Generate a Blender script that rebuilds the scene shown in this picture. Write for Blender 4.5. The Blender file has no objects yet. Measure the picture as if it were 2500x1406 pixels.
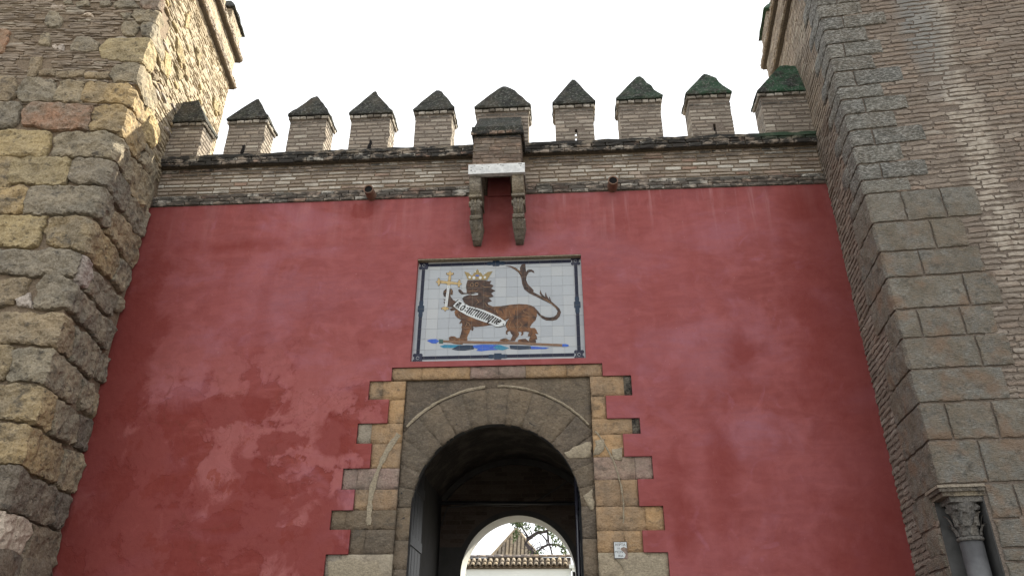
import bpy, bmesh, math, random
from mathutils import Vector, Matrix, noise
from mathutils.geometry import delaunay_2d_cdt
R = math.radians
random.seed(7)
scene = bpy.context.scene
col = scene.collection
# ------------------------------------------------------------------ camera, sky, sun, exposure
cam_data = bpy.data.cameras.new('camera'); cam = bpy.data.objects.new('camera', cam_data); col.objects.link(cam)
CAMP = Vector((0.949046, -10.325021, 1.6))
YAW, PIT, ROL = 0.071074, 0.480174, 0.005466
F = Vector((-math.sin(YAW)*math.cos(PIT), math.cos(YAW)*math.cos(PIT), math.sin(PIT)))
Rt = Vector((math.cos(YAW), math.sin(YAW), 0)); Up = Rt.cross(F)
R2 = Rt*math.cos(ROL)+Up*math.sin(ROL); U2 = Up*math.cos(ROL)-Rt*math.sin(ROL)
cam.matrix_world = Matrix(((R2.x, U2.x, -F.x, CAMP.x), (R2.y, U2.y, -F.y, CAMP.y), (R2.z, U2.z, -F.z, CAMP.z), (0, 0, 0, 1)))
cam_data.sensor_width = 36; cam_data.lens = 26.428; cam_data.clip_end = 3000; cam_data.clip_start = .05
scene.camera = cam
SUN_AZ, SUN_EL = R(43), R(38)        # measured from +X towards +Y
world = bpy.data.worlds.new('World'); scene.world = world; world.use_nodes = True
wn = world.node_tree; wn.nodes.clear()
sky = wn.nodes.new('ShaderNodeTexSky'); sky.sky_type = 'NISHITA'; sky.sun_disc = False
sky.sun_elevation = SUN_EL; sky.sun_rotation = math.pi/2-SUN_AZ; sky.dust_density = 3
# thin bright cloud sheet over the blue
tc = wn.nodes.new('ShaderNodeTexCoord'); cn = wn.nodes.new('ShaderNodeTexNoise'); cn.inputs['Scale'].default_value = 2.2
cn.inputs['Detail'].default_value = 5
cr = wn.nodes.new('ShaderNodeMapRange'); cr.inputs[1].default_value = .3; cr.inputs[2].default_value = .7
cr.inputs[3].default_value = .86; cr.inputs[4].default_value = 1.0
mx = wn.nodes.new('ShaderNodeMixRGB'); mx.inputs[2].default_value = (7.9, 8.0, 8.15, 1)
bg = wn.nodes.new('ShaderNodeBackground'); bg.inputs[1].default_value = .062
wo = wn.nodes.new('ShaderNodeOutputWorld')
L = wn.links.new
L(tc.outputs['Generated'], cn.inputs['Vector']); L(cn.outputs[0], cr.inputs[0]); L(cr.outputs[0], mx.inputs[0])
L(sky.outputs[0], mx.inputs[1]); L(mx.outputs[0], bg.inputs[0]); L(bg.outputs[0], wo.inputs[0])
sd = bpy.data.lights.new('sun', 'SUN'); sd.energy = 3.9; sd.angle = R(.6); sd.color = (1, .92, .76)
sun = bpy.data.objects.new('sun', sd); col.objects.link(sun)
sdir = Vector((math.cos(SUN_AZ)*math.cos(SUN_EL), math.sin(SUN_AZ)*math.cos(SUN_EL), math.sin(SUN_EL)))
sun.rotation_euler = sdir.to_track_quat('Z', 'Y').to_euler(); sun.location = sdir*60
scene.view_settings.view_transform = 'Standard'; scene.view_settings.look = 'None'
scene.view_settings.exposure = 1.93; scene.view_settings.gamma = 1; scene.view_settings.use_curve_mapping = False

# ------------------------------------------------------------------ materials
class NT:
    def __init__(s, name):
        s.m = bpy.data.materials.new(name); s.m.use_nodes = True; s.t = s.m.node_tree; s.t.nodes.clear()
        s.out = s.n('OutputMaterial'); s.b = s.n('BsdfPrincipled'); s.t.links.new(s.b.outputs[0], s.out.inputs[0])
        s.b.inputs['Specular IOR Level'].default_value = .25
        s.g = s.n('NewGeometry'); s.pos = s.g.outputs['Position']
    def n(s, k): return s.t.nodes.new('ShaderNode'+k)
    def put(s, sock, v):
        if hasattr(v, 'links'): s.t.links.new(v, sock)
        elif isinstance(v, (tuple, list)) and len(v) == 3 and sock.type == 'RGBA': sock.default_value = (*v, 1)
        else: sock.default_value = v
    def scale(s, v, xyz):
        m = s.n('VectorMath'); m.operation = 'MULTIPLY'; s.put(m.inputs[0], v); m.inputs[1].default_value = xyz; return m.outputs[0]
    def noise(s, sc=5, det=4, rough=.55, v=None, dist=0):
        n = s.n('TexNoise'); s.put(n.inputs['Vector'], v if v is not None else s.pos)
        n.inputs['Scale'].default_value = sc; n.inputs['Detail'].default_value = det; n.inputs['Roughness'].default_value = rough
        n.inputs['Distortion'].default_value = dist; return n.outputs[0]
    def voro(s, sc=5, v=None, feat='F1'):
        n = s.n('TexVoronoi'); s.put(n.inputs['Vector'], v if v is not None else s.pos); n.feature = feat
        n.inputs['Scale'].default_value = sc; return n.outputs['Distance']
    def rng(s, v, a, b, c=0., d=1.):
        n = s.n('MapRange'); s.put(n.inputs[0], v)
        for i, q in enumerate((a, b, c, d)): n.inputs[i+1].default_value = q
        return n.outputs[0]
    def ramp(s, v, stops):
        n = s.n('ValToRGB'); s.put(n.inputs[0], v); e = n.color_ramp.elements
        while len(e) < len(stops): e.new(.5)
        for q, (p, c) in zip(e, stops): q.position = p; q.color = (*c, 1)
        return n.outputs[0]
    def mix(s, f, a, b, mode='MIX'):
        n = s.n('MixRGB'); n.blend_type = mode; s.put(n.inputs[0], f); s.put(n.inputs[1], a); s.put(n.inputs[2], b); return n.outputs[0]
    def math(s, op, a, b=0., c=None, clamp=False):
        n = s.n('Math'); n.operation = op; n.use_clamp = clamp; s.put(n.inputs[0], a); s.put(n.inputs[1], b)
        if c is not None: s.put(n.inputs[2], c)
        return n.outputs[0]
    def xyz(s, v=None):
        n = s.n('SeparateXYZ'); s.put(n.inputs[0], v if v is not None else s.pos); return n.outputs
    def rand(s):      # differs for each object and for each loose piece of a joined mesh
        o = s.n('ObjectInfo').outputs['Random']; return s.math('FRACT', s.math('ADD', s.math('MULTIPLY', o, 7.31), s.g.outputs['Random Per Island']))
    def bump(s, h, st=.5, d=.02, prev=None):
        n = s.n('Bump'); n.inputs['Strength'].default_value = st; n.inputs['Distance'].default_value = d; s.put(n.inputs['Height'], h)
        if prev is not None: s.put(n.inputs['Normal'], prev)
        return n.outputs[0]
    def end(s, c, rough=.9, nrm=None):
        s.put(s.b.inputs['Base Color'], c); s.put(s.b.inputs['Roughness'], rough)
        if nrm is not None: s.put(s.b.inputs['Normal'], nrm)
        return s.m
    def add(s, *v):
        r = v[0]
        for q in v[1:]: r = s.math('ADD', r, q)
        return r
    def mul(s, a, b): return s.math('MULTIPLY', a, b)

def stone_mat(name, a, b, dark=(.055, .05, .045), dk=.5, pit=1., sp=1., cov=.52):
    t = NT(name); big = t.noise(2.2, 5, .6); fine = t.noise(38, 5, .7); mid = t.noise(9, 5, .65)
    c = t.mix(t.rng(big, .38, .62), a, b)
    rn = t.rand()
    c = t.mix(1, c, t.ramp(rn, [(0, (.8, .8, .84)), (.5, (1, 1, 1)), (1, (1.2, 1.13, 1.0))]), 'MULTIPLY')
    c = t.mix(t.rng(fine, .34, .66), t.mix(.36*sp, c, (.03, .026, .02)), t.mix(.22*sp, c, (.6, .56, .48)))
    if sp < 1: pk = t.noise(15, 4, .65, t.scale(t.pos, (1, 1, 2.4)), 1.3); c = t.mix(t.rng(pk, .52, .66, 0, .4), c, t.mix(.5, c, (.45, .38, .28))); c = t.mix(t.rng(pk, .46, .36, 0, .4), c, t.mix(.6, c, (.05, .04, .03)))
    c = t.mix(t.rng(mid, .35, .7, 0, .5), c, t.mix(.5, c, (.05, .042, .032)))
    st = t.mul(t.rng(t.noise(3.1, 6, .7, t.scale(t.pos, (1, 1, 1.6))), .0+cov, cov+.1), t.rng(mid, .42, .6))
    c = t.mix(t.mul(st, dk), c, dark)
    pits = t.rng(t.voro(60), .05, .22); spots = t.rng(t.noise(13, 4, .6, t.scale(t.pos, (1, 1, 1.7))), .6, .65)
    c = t.mix(t.mul(t.math('SUBTRACT', 1., pits), .5*pit), c, (.05, .042, .035))
    c = t.mix(t.mul(spots, .6*pit), c, (.05, .042, .035))
    h = t.add(t.mul(mid, 1.2), t.mul(fine, .45), t.mul(pits, .25*pit))
    return t.end(c, .92, t.bump(h, 1, .045))
M = {}
M['grey'] = stone_mat('weathered_grey_limestone', (.36, .3, .2), (.21, .185, .135), dk=.8)
M['crusted'] = stone_mat('black_crusted_stone', (.12, .1, .07), (.06, .052, .042), dark=(.015, .015, .014), dk=.95, cov=.4)
M['tan'] = stone_mat('tan_limestone', (.4, .3, .17), (.26, .2, .12), dk=.7)
M['ochre'] = stone_mat('ochre_limestone', (.43, .315, .15), (.25, .195, .115), dk=.8)
M['yellow'] = stone_mat('yellow_sandstone', (.46, .36, .18), (.36, .285, .15), dk=.45)
M['pale'] = stone_mat('pale_limestone', (.6, .52, .45), (.48, .41, .35), dk=.15)
M['dark'] = stone_mat('dark_stone', (.13, .105, .08), (.19, .15, .105), dk=.7)  # darker stone tone, mostly low on the tower
M['rust'] = stone_mat('rust_stained_stone', (.25, .2, .15), (.34, .17, .09), dk=.4)
M['quoin_frame'] = stone_mat('ochre_door_frame_stone', (.41, .265, .14), (.3, .21, .13), dk=.6, pit=.2, sp=.3)
M['quoin_pale'] = stone_mat('pale_door_frame_stone', (.38, .33, .25), (.31, .265, .2), dk=.3, pit=.3, sp=.4)
M['quoin_pink'] = stone_mat('pinkish_door_frame_stone', (.33, .225, .185), (.27, .21, .165), dk=.6, pit=.3, sp=.4)
M['voussoir'] = stone_mat('brown_arch_stone', (.165, .125, .085), (.12, .095, .068), dk=.5, pit=.2, sp=.3)
M['corbel'] = stone_mat('lichened_corbel_stone', (.3, .26, .19), (.13, .11, .085), dk=.9)
def mortar(name, a, b, st=.9):
    t = NT(name); c = t.mix(t.rng(t.noise(7, 6, .7), .35, .65), a, b)
    c = t.mix(t.rng(t.noise(26, 5, .7, t.scale(t.pos, (1, 1, 2.4))), .42, .6, 0, .7), c, tuple(1.5*q for q in a))
    c = t.mix(t.rng(t.noise(60, 3, .7), .4, .7, 0, .5), c, tuple(.4*q for q in a))
    return t.end(c, .95, t.bump(t.add(t.noise(16, 6, .7), t.mul(t.noise(70, 2), .4)), st, .03))
M['mortar'] = mortar('brown_mortar', (.2, .155, .11), (.14, .11, .08))
M['mortar_s'] = mortar('cream_lime_mortar', (.33, .27, .18), (.27, .22, .15))
M['mortar_r'] = mortar('pinkish_brown_mortar', (.16, .132, .108), (.13, .108, .09))
M['lime'] = mortar('pale_lime_mortar', (.27, .23, .165), (.21, .175, .125), .4)
M['bed'] = mortar('dark_bedding_mortar', (.1, .08, .06), (.07, .058, .046))
def brick_mat(name, pal, crust_shade=None, streak=False, wash=1.):
    t = NT(name); rn = t.rand(); c = t.ramp(rn, pal)
    n1 = t.noise(22, 5, .7, t.scale(t.pos, (1, 1, 2.6))); n2 = t.noise(3, 5, .6)
    c = t.mix(t.rng(n1, .42, .6, 0, .6*wash), c, (.28, .24, .19))
    c = t.mix(t.rng(n1, .46, .34, 0, .7), c, (.055, .045, .036))
    c = t.mix(t.rng(n2, .45, .68, 0, .5), c, (.12, .1, .085))
    if crust_shade:        # black crust on ledges, plus shadow stains painted under the coping: band list of (z0, z1)
        x, y, z = t.xyz(); wz = t.math('ADD', z, t.rng(t.noise(1.6, 4, .6), 0, 1, -.12, .12)); m = None
        for z0, z1, amt in crust_shade:
            q = t.mul(t.mul(t.rng(wz, z0-.04, z0+.03), t.rng(wz, z1+.04, z1-.03)), amt)
            m = q if m is None else t.math('MAXIMUM', m, q)
        m = t.mul(m, t.rng(t.noise(4.0, 6, .72, t.scale(t.pos, (1, 1, 2.2))), .40, .5))
        c = t.mix(m, c, (.03, .029, .027))
        c = t.mix(t.mul(t.rng(x, 4.2, 4.5), t.mul(t.rng(z, 9.62, 9.7), .8)), c, (.04, .075, .045)) if name.startswith('parapet') else c
    if streak:
        ws = t.rng(t.noise(1.1, 6, .65, t.scale(t.pos, (1, 1, 1.8))), .5, .6); c = t.mix(t.mul(ws, .6), c, (.17, .14, .115))
        dd = t.rng(t.noise(6, 5, .7, t.scale(t.pos, (1, 1, 3.2))), .36, .3); c = t.mix(t.mul(dd, .9), c, (.03, .022, .017))
    if streak:       # pale lime wash run down the right tower
        d = t.n('VectorMath'); d.operation = 'DOT_PRODUCT'; t.put(d.inputs[0], t.pos); d.inputs[1].default_value = (.99518, -.09806, 0)
        u = t.math('ADD', d.outputs['Value'], t.rng(t.noise(1.7, 4, .6, t.scale(t.pos, (1, 1, .5))), 0, 1, -.25, .25))
        z = t.xyz()[2]
        u0 = 5.274
        a = t.mul(t.rng(u, u0+1.28, u0+1.4), t.rng(u, u0+1.86, u0+1.7))
        c = t.mix(t.mul(a, t.mul(t.rng(z, 5.6, 6.6, 0, .75), t.rng(t.noise(12, 4), .3, .6))), c, (.42, .38, .32))
        a2 = t.mul(t.mul(t.rng(u, u0+1.0, u0+1.2), t.rng(u, u0+1.8, u0+1.5)), t.rng(z, 8.8, 10))
        c = t.mix(t.mul(a2, .75), c, (.17, .175, .17))
    return t.end(c, .93, t.bump(t.add(n1, t.mul(t.noise(80, 3), .4)), .8, .015))
PB = [(0, (.22, .18, .145)), (.3, (.33, .275, .225)), (.5, (.37, .32, .265)), (.62, (.31, .18, .13)), (.74, (.44, .4, .34)), (1, (.62, .6, .54))]
M['brick_p'] = brick_mat('parapet_brick', PB, crust_shade=[(9.5, 9.85, .97), (8.68, 9.0, .8), (9.36, 9.5, .6)])  # last band paints stain and shadow patches below the coping
M['brick_m'] = brick_mat('merlon_brick', [(0, (.2, .175, .145)), (.5, (.33, .295, .25)), (.75, (.31, .26, .21)), (1, (.52, .49, .42))], crust_shade=[(10.4, 10.53, .7), (9.72, 9.8, .6)])
M['brick_h'] = brick_mat('header_brick', [(0, (.1, .09, .075)), (.5, (.35, .32, .27)), (1, (.48, .45, .4))], wash=.3)
M['brick_b'] = brick_mat('turret_brick', [(0, (.16, .1, .07)), (.6, (.26, .17, .12)), (1, (.3, .25, .2))], crust_shade=[(9.05, 9.5, .5), (9.5, 9.9, 1)])
M['brick_t'] = brick_mat('tower_brick', [(0, (.15, .122, .1)), (.4, (.2, .168, .142)), (.75, (.22, .165, .13)), (1, (.3, .275, .24))], streak=True)
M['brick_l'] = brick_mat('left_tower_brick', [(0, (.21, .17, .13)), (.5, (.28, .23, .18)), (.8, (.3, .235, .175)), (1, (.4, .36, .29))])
M['brick_s'] = brick_mat('sunlit_tower_brick', [(0, (.36, .3, .205)), (.5, (.43, .36, .25)), (1, (.5, .43, .31))])  # lighter copy of the tower brick; sunlight is put into its colour
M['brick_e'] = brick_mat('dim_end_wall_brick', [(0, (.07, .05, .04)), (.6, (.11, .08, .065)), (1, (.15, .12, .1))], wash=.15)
M['brick_d'] = brick_mat('shaded_passage_brick', [(0, (.007, .006, .006)), (.6, (.012, .01, .0095)), (1, (.018, .015, .014))], wash=.03)  # near-black brick: the passage's shade is put into its colour
def quoin_mat():
    t = NT('hatched_grey_quoin_stone'); rn = t.rand()
    z = t.xyz()[2]
    c = t.mix(t.rng(t.noise(1.5, 5, .6), .4, .62), (.185, .182, .165), (.185, .168, .142))
    c = t.mix(1, c, t.ramp(rn, [(0, (.85, .86, .87)), (1, (1.1, 1.08, 1.03))]), 'MULTIPLY')
    d = t.n('VectorMath'); d.operation = 'ADD'; nn = t.n('TexNoise'); nn.inputs['Scale'].default_value = 7
    t.put(nn.inputs['Vector'], t.pos); t.put(d.inputs[0], t.pos); t.put(d.inputs[1], t.scale(nn.outputs['Color'], (.07, .07, .05)))
    st = t.noise(21, 3, .6, t.scale(d.outputs[0], (1, 1, 2.3)), .5)
    hi = t.rng(st, .52, .6); lo = t.rng(st, .48, .4)
    up = t.rng(z, 7.3, 7.7, .1, .95)
    c = t.mix(t.mul(hi, t.mul(up, .75)), c, (.36, .355, .33)); c = t.mix(t.mul(t.mul(lo, up), .68), c, (.06, .06, .053))
    fk = t.noise(26, 4, .6, t.scale(t.pos, (1, 1, 3.2)), .4); c = t.mix(t.mul(t.rng(fk, .56, .62), t.rng(z, 7.8, 7.2, 0, .55)), c, (.36, .34, .3)); c = t.mix(t.mul(t.rng(fk, .42, .36), t.rng(z, 7.8, 7.2, 0, .55)), c, (.07, .065, .055))
    c = t.mix(t.mul(t.rng(t.noise(3.4, 6, .7), .42, .6), t.rng(z, 7.8, 7, 0, .75)), c, (.135, .115, .085))
    c = t.mix(t.mul(t.rng(t.noise(9, 6, .75), .45, .6), t.rng(z, 7.8, 7, 0, .55)), c, (.21, .17, .125))
    c = t.mix(t.mul(t.rng(t.noise(5, 6, .75), .55, .64), .6), c, (.055, .052, .045))
    c = t.mix(t.rng(t.noise(45, 3, .7), .45, .75, 0, .5), c, (.07, .065, .055))
    c = t.mix(t.mul(t.rng(t.noise(2.6, 4), .52, .64), t.rng(z, 7.5, 6, 0, .6)), c, (.2, .13, .085))
    return t.end(c, .92, t.bump(t.add(t.mul(st, up), t.mul(fk, .8), t.mul(t.noise(9, 6, .75), .8), t.mul(t.noise(40, 3), .35)), 1, .035))
M['quoin'] = quoin_mat()
def moss_mat(name, g):
    t = NT(name); n = t.noise(9, 6, .7); f = t.noise(24, 5, .8)
    c = t.mix(t.rng(n, .4, .65), (.018, .018, .017), (.036, .04, .03)); c = t.mix(t.rng(t.noise(2.1, 4), .5, .68, 0, .6), c, (.075, .062, .045))
    x = t.xyz()[0]; gx = t.mul(t.rng(x, 1.2, 4.9), t.rng(t.noise(5, 5, .7), .62, .45)); c = t.mix(t.mul(gx, .85), c, (.028, .08, .042))
    if g: c = t.mix(t.rng(t.noise(3, 4), .5, .62), c, (.03, .032, .03))
    c = t.mix(t.rng(f, .54, .6, 0, .75), c, (.16, .16, .145))
    return t.end(c, .95, t.bump(t.add(n, t.mul(f, .6)), 1, .03))
M['cap'] = moss_mat('dark_lichened_mortar', False); M['capg'] = moss_mat('green_mossy_mortar', True)
def red_mat():
    t = NT('red_limewash_plaster'); x, y, z = t.xyz()
    n1 = t.noise(.9, 6, .62); n2 = t.noise(3.2, 6, .6, None, .6); n3 = t.noise(12, 5, .65)
    ve = t.noise(2.6, 4, .6, t.scale(t.pos, (1, 1, .12)))
    c = t.mix(t.rng(n1, .38, .64), (.2, .049, .047), (.245, .07, .073))
    c = t.mix(t.rng(n2, .5, .68, 0, .55), c, (.29, .09, .09))
    c = t.mix(t.rng(t.noise(1.7, 5, .6, None, 1.5), .6, .7, 0, .5), c, (.29, .105, .135))
    def blob(cx, cz, rx, rz, soft=.45, ns=2.2, na=1.1):
        a = t.mul(t.math('SUBTRACT', x, cx), 1/rx); b = t.mul(t.math('SUBTRACT', z, cz), 1/rz)
        r = t.math('SQRT', t.add(t.mul(a, a), t.mul(b, b)))
        r = t.add(r, t.rng(t.noise(ns, 5, .6, None, .4), 0, 1, -na, na)); return t.rng(r, 1, 1-soft)
    dk = None
    # flaked patches where a deeper red undercoat shows (left foot, right foot, left edge)
    for p in ((-4.9, 3.0, 1.5, 1.7, .5), (-3.9, 5.1, .7, .25, .15), (-3.1, 4.6, .4, .22, .15), (-2.9, 3.3, .6, .2, .1), (-4.9, 4.2, .7, 1.2), (-3.4, 3.6, .9, .9), (-5.7, 5.6, .5, 2.4), (-2.3, 4.7, .35, .35), (-4.4, 7.9, 1.3, .18, .9), (3.6, 5.8, .4, .5, .8), (4.9, 3.0, 1.3, 1.1, .8), (4.7, 6.2, .5, 2.2, .8), (2.5, 3.7, .3, .9, .8), (-2.35, 3.2, .5, .6), (0, 8.0, .5, .5, .8), (4.9, 8.2, .6, .6, .9), (-2.2, 8.55, .3, .2), (3.1, 4.2, .3, 1.3, .9)):
        q = blob(*p[:4], soft=p[4] if len(p) > 4 else .3); dk = q if dk is None else t.math('MAXIMUM', dk, q)
    reg = t.mul(t.rng(z, 6.6, 5.0), t.rng(x, -.6, -2.2))
    fa = t.noise(.95, 7, .62, None, .25); fb = t.noise(2.3, 7, .64, None, .25)
    fl = t.mul(t.rng(fa, .52, .535), reg)
    c = t.mix(t.mul(t.mul(t.rng(fa, .52, .49), reg), .5), c, (.34, .125, .115))
    c = t.mix(t.mul(fl, .8), c, (.165, .026, .017))
    c = t.mix(t.mul(t.mul(t.rng(fb, .585, .6), t.rng(z, 5.6, 4.4)), t.mul(t.rng(x, -.6, -2.2), .7)), c, (.2, .036, .018))
    fc_ = t.noise(1.5, 7, .6, None, .3); c = t.mix(t.mul(t.rng(t.math('ABSOLUTE', t.math('SUBTRACT', fc_, .5)), .007, .002), t.mul(reg, .5)), c, (.13, .024, .016))
    rim = t.mul(t.rng(t.math('ABSOLUTE', t.math('SUBTRACT', fa, .526)), .008, .002), reg)
    c = t.mix(t.mul(rim, .6), c, (.12, .02, .012))
    mv = t.rng(t.noise(.75, 5, .6, t.scale(t.pos, (1, 1, 1.5)), .5), .52, .66)
    c = t.mix(t.mul(mv, .5), c, (.3, .12, .15))
    for q in ((2.9, 5.9, 1.3, .9), (3.6, 4.7, .9, .5), (1.6, 7.6, 1.2, .6), (-3.2, 6.9, 1.2, .8)): c = t.mix(t.mul(blob(*q, soft=1.3, ns=1.1, na=1.6), .42), c, (.27, .125, .16))
    pk = t.noise(30, 3, .6); c = t.mix(t.rng(pk, .68, .72, 0, .5), c, (.1, .025, .02)); c = t.mix(t.rng(t.noise(23, 3, .6), .7, .74, 0, .5), c, (.5, .3, .28))
    vs_ = t.noise(8, 4, .6, t.scale(t.pos, (1, 1, .06)))
    c = t.mix(t.mul(t.rng(vs_, .56, .68), t.mul(t.rng(z, 7.7, 8.7, 0, .5), t.rng(x, -.5, 1.5, .4, 1))), c, (.42, .24, .25))
    tr = t.noise(1, 5, .65, t.scale(t.pos, (2.2, 2.2, 9)), .6)
    c = t.mix(t.rng(tr, .42, .62, 0, .28), c, (.33, .1, .095))
    c = t.mix(t.mul(dk, .72), c, (.16, .024, .019))
    c = t.mix(t.mul(t.rng(ve, .52, .66), t.rng(z, 7.4, 8.7, 0, .35)), c, (.34, .15, .15))
    c = t.mix(t.mul(t.rng(ve, .48, .36), .22), c, (.2, .04, .035))
    c = t.mix(t.mul(t.rng(z, 8.35, 8.73), t.mul(t.rng(t.noise(3, 5, .6, t.scale(t.pos, (1, 1, .2))), .42, .6), .45)), c, (.14, .04, .045))
    # thin cracks
    cr = t.n('TexVoronoi'); cr.feature = 'DISTANCE_TO_EDGE'; cr.inputs['Scale'].default_value = .55
    dv = t.n('VectorMath'); dv.operation = 'ADD'; nn = t.n('TexNoise'); nn.inputs['Scale'].default_value = 2.4; nn.inputs['Detail'].default_value = 5
    t.put(nn.inputs['Vector'], t.pos); t.put(dv.inputs[0], t.pos); t.put(dv.inputs[1], t.scale(nn.outputs['Color'], (.8, .8, .8))); t.put(cr.inputs['Vector'], dv.outputs[0])
    edge = t.math('MAXIMUM', t.rng(t.math('ADD', x, t.rng(t.noise(.8, 4), 0, 1, -.5, .5)), -4.9, -5.9), t.rng(t.math('ADD', x, t.rng(t.noise(.8, 4), 0, 1, -.5, .5)), 4.4, 5.2))
    c = t.mix(t.mul(edge, .6), c, (.15, .026, .022))
    ck = t.mul(t.mul(t.rng(cr.outputs['Distance'], .014, .003), t.rng(n1, .46, .54)), t.mul(t.rng(z, 6.4, 5.2), t.rng(x, -1, -2.5)))
    c = t.mix(t.mul(ck, .5), c, (.14, .03, .022))
    c = t.mix(t.rng(n3, .35, .7, 0, .22), c, (.24, .06, .05))
    return t.end(c, .85, t.bump(t.add(t.mul(n2, 1.2), t.mul(n3, .3), t.mul(fl, -.25), t.mul(dk, -.2)), .35, .03))
M['red'] = red_mat()
def plain(name, c, rough=.7, c2=None, sc=6, bump=.2, metal=0, spec=None):
    t = NT(name); n = t.noise(sc, 5, .6)
    k = t.mix(t.rng(n, .35, .65), c, c2 or tuple(.8*q for q in c)); t.b.inputs['Metallic'].default_value = metal
    if spec is not None: t.b.inputs['Specular IOR Level'].default_value = spec
    return t.end(k, rough, t.bump(n, bump, .02))
M['marble'] = plain('white_marble', (.62, .63, .62), .5, (.42, .43, .43), 14)
M['clay'] = plain('terracotta', (.2, .12, .085), .9, (.14, .09, .065), 18, .5)
M['hole'] = plain('hole_shade_black', (.008, .007, .007), .95)  # black put in for the shade inside holes, bores and openings
M['iron'] = plain('blackened_iron', (.02, .021, .025), .45, (.03, .031, .036), 4, .3, .2)
M['door'] = plain('black_painted_wood', (.012, .013, .017), .5, (.018, .02, .024), 9, .4)
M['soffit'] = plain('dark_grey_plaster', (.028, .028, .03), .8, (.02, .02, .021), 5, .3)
M['pwall'] = plain('grey_passage_plaster', (.1, .096, .092), .9, (.075, .072, .07), 3, .2)
M['white'] = plain('white_limewash', (.7, .71, .69), .85, (.62, .64, .62), 2, .15)
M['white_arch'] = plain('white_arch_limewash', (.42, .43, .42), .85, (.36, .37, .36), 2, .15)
M['white2'] = plain('white_courtyard_limewash', (.74, .8, .8), .85, (.68, .74, .74), 1.2, .1)
M['ground'] = plain('grey_stone_paving', (.14, .13, .12), .85, (.1, .095, .09), 3, .3)
M['dirt'] = plain('pale_gravel', (.22, .2, .17), .95, (.18, .165, .14), 8, .5)
M['bark'] = plain('grey_bark', (.08, .068, .07), .95, (.04, .035, .04), 14, 1)
M['leaf'] = plain('green_leaf', (.06, .1, .022), .6, (.035, .06, .018), 9)
M['rtile'] = stone_mat('weathered_roof_tile', (.36, .29, .2), (.24, .19, .135), dk=.6, pit=.3)
M['ridge'] = stone_mat('mauve_ridge_tile', (.2, .18, .19), (.32, .24, .17), dk=.3, pit=.3)
def tile_mat():
    t = NT('white_glazed_tile'); rn = t.rand()
    c = t.ramp(rn, [(0, (.28, .3, .32)), (.5, (.31, .335, .355)), (1, (.345, .36, .365))])
    c = t.mix(t.rng(t.noise(20, 4), .5, .75, 0, .25), c, (.33, .36, .39))
    c = t.mix(t.rng(t.noise(90, 2), .68, .72, 0, .5), c, (.12, .12, .12))
    t.b.inputs['Specular IOR Level'].default_value = .5
    return t.end(c, .28, t.bump(t.noise(5, 2), .12, .02))
M['tile'] = tile_mat(); M['grout'] = plain('grey_tile_grout', (.3, .305, .3), .9, (.25, .25, .24), 12)
TX0, TXP, TZ0, TZP = -.059, .1765, 5.856, .1723
def paint(name, a, b=None, sc=14, rough=.3, grout=.45, streak=(1, 1, 1)):
    t = NT(name); n = t.noise(sc, 4, .6, t.scale(t.pos, streak), .5); c = t.mix(t.rng(n, .35, .65), a, b or a)
    x, y, z = t.xyz(); g = None
    for q, o, p in ((x, TX0, TXP), (z, TZ0, TZP)):
        w = t.math('ABSOLUTE', t.math('SUBTRACT', t.math('FRACT', t.math('ADD', t.mul(t.math('SUBTRACT', q, o), 1/p), 100.5)), .5))
        k = t.rng(w, .012, .005); g = k if g is None else t.math('MAXIMUM', g, k)
    c = t.mix(t.mul(g, grout), c, (.3, .27, .2))
    return t.end(c, rough)
M['p_brown'] = paint('brown_glaze', (.03, .014, .009), (.17, .075, .028), 7)
M['p_umber'] = paint('umber_glaze', (.02, .012, .009), (.08, .042, .026), 12)
M['p_line'] = paint('dark_line_glaze', (.015, .01, .009), (.02, .013, .01))
M['p_gold'] = paint('gold_glaze', (.36, .25, .1), (.45, .34, .17), 30)
M['p_crown'] = paint('olive_gold_glaze', (.2, .17, .07), (.3, .2, .08), 40)
M['p_blue'] = paint('cobalt_glaze', (.03, .07, .38), (.035, .12, .42), 20)
M['p_teal'] = paint('teal_glaze', (.03, .2, .3), (.02, .14, .24), 20)
M['p_ink'] = paint('ink_blue_glaze', (.008, .022, .045), (.014, .03, .06), 20)
M['p_rope'] = paint('navy_rope_glaze', (.012, .015, .035), (.02, .022, .045), 12)
M['p_wood'] = paint('spear_wood_glaze', (.13, .075, .045), (.2, .12, .075), 12, streak=(1, 1, 5))
M['p_white'] = paint('white_glaze', (.52, .54, .54), (.47, .5, .5), 12, grout=.3)
M['p_green'] = paint('green_glaze', (.03, .08, .07))

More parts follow.
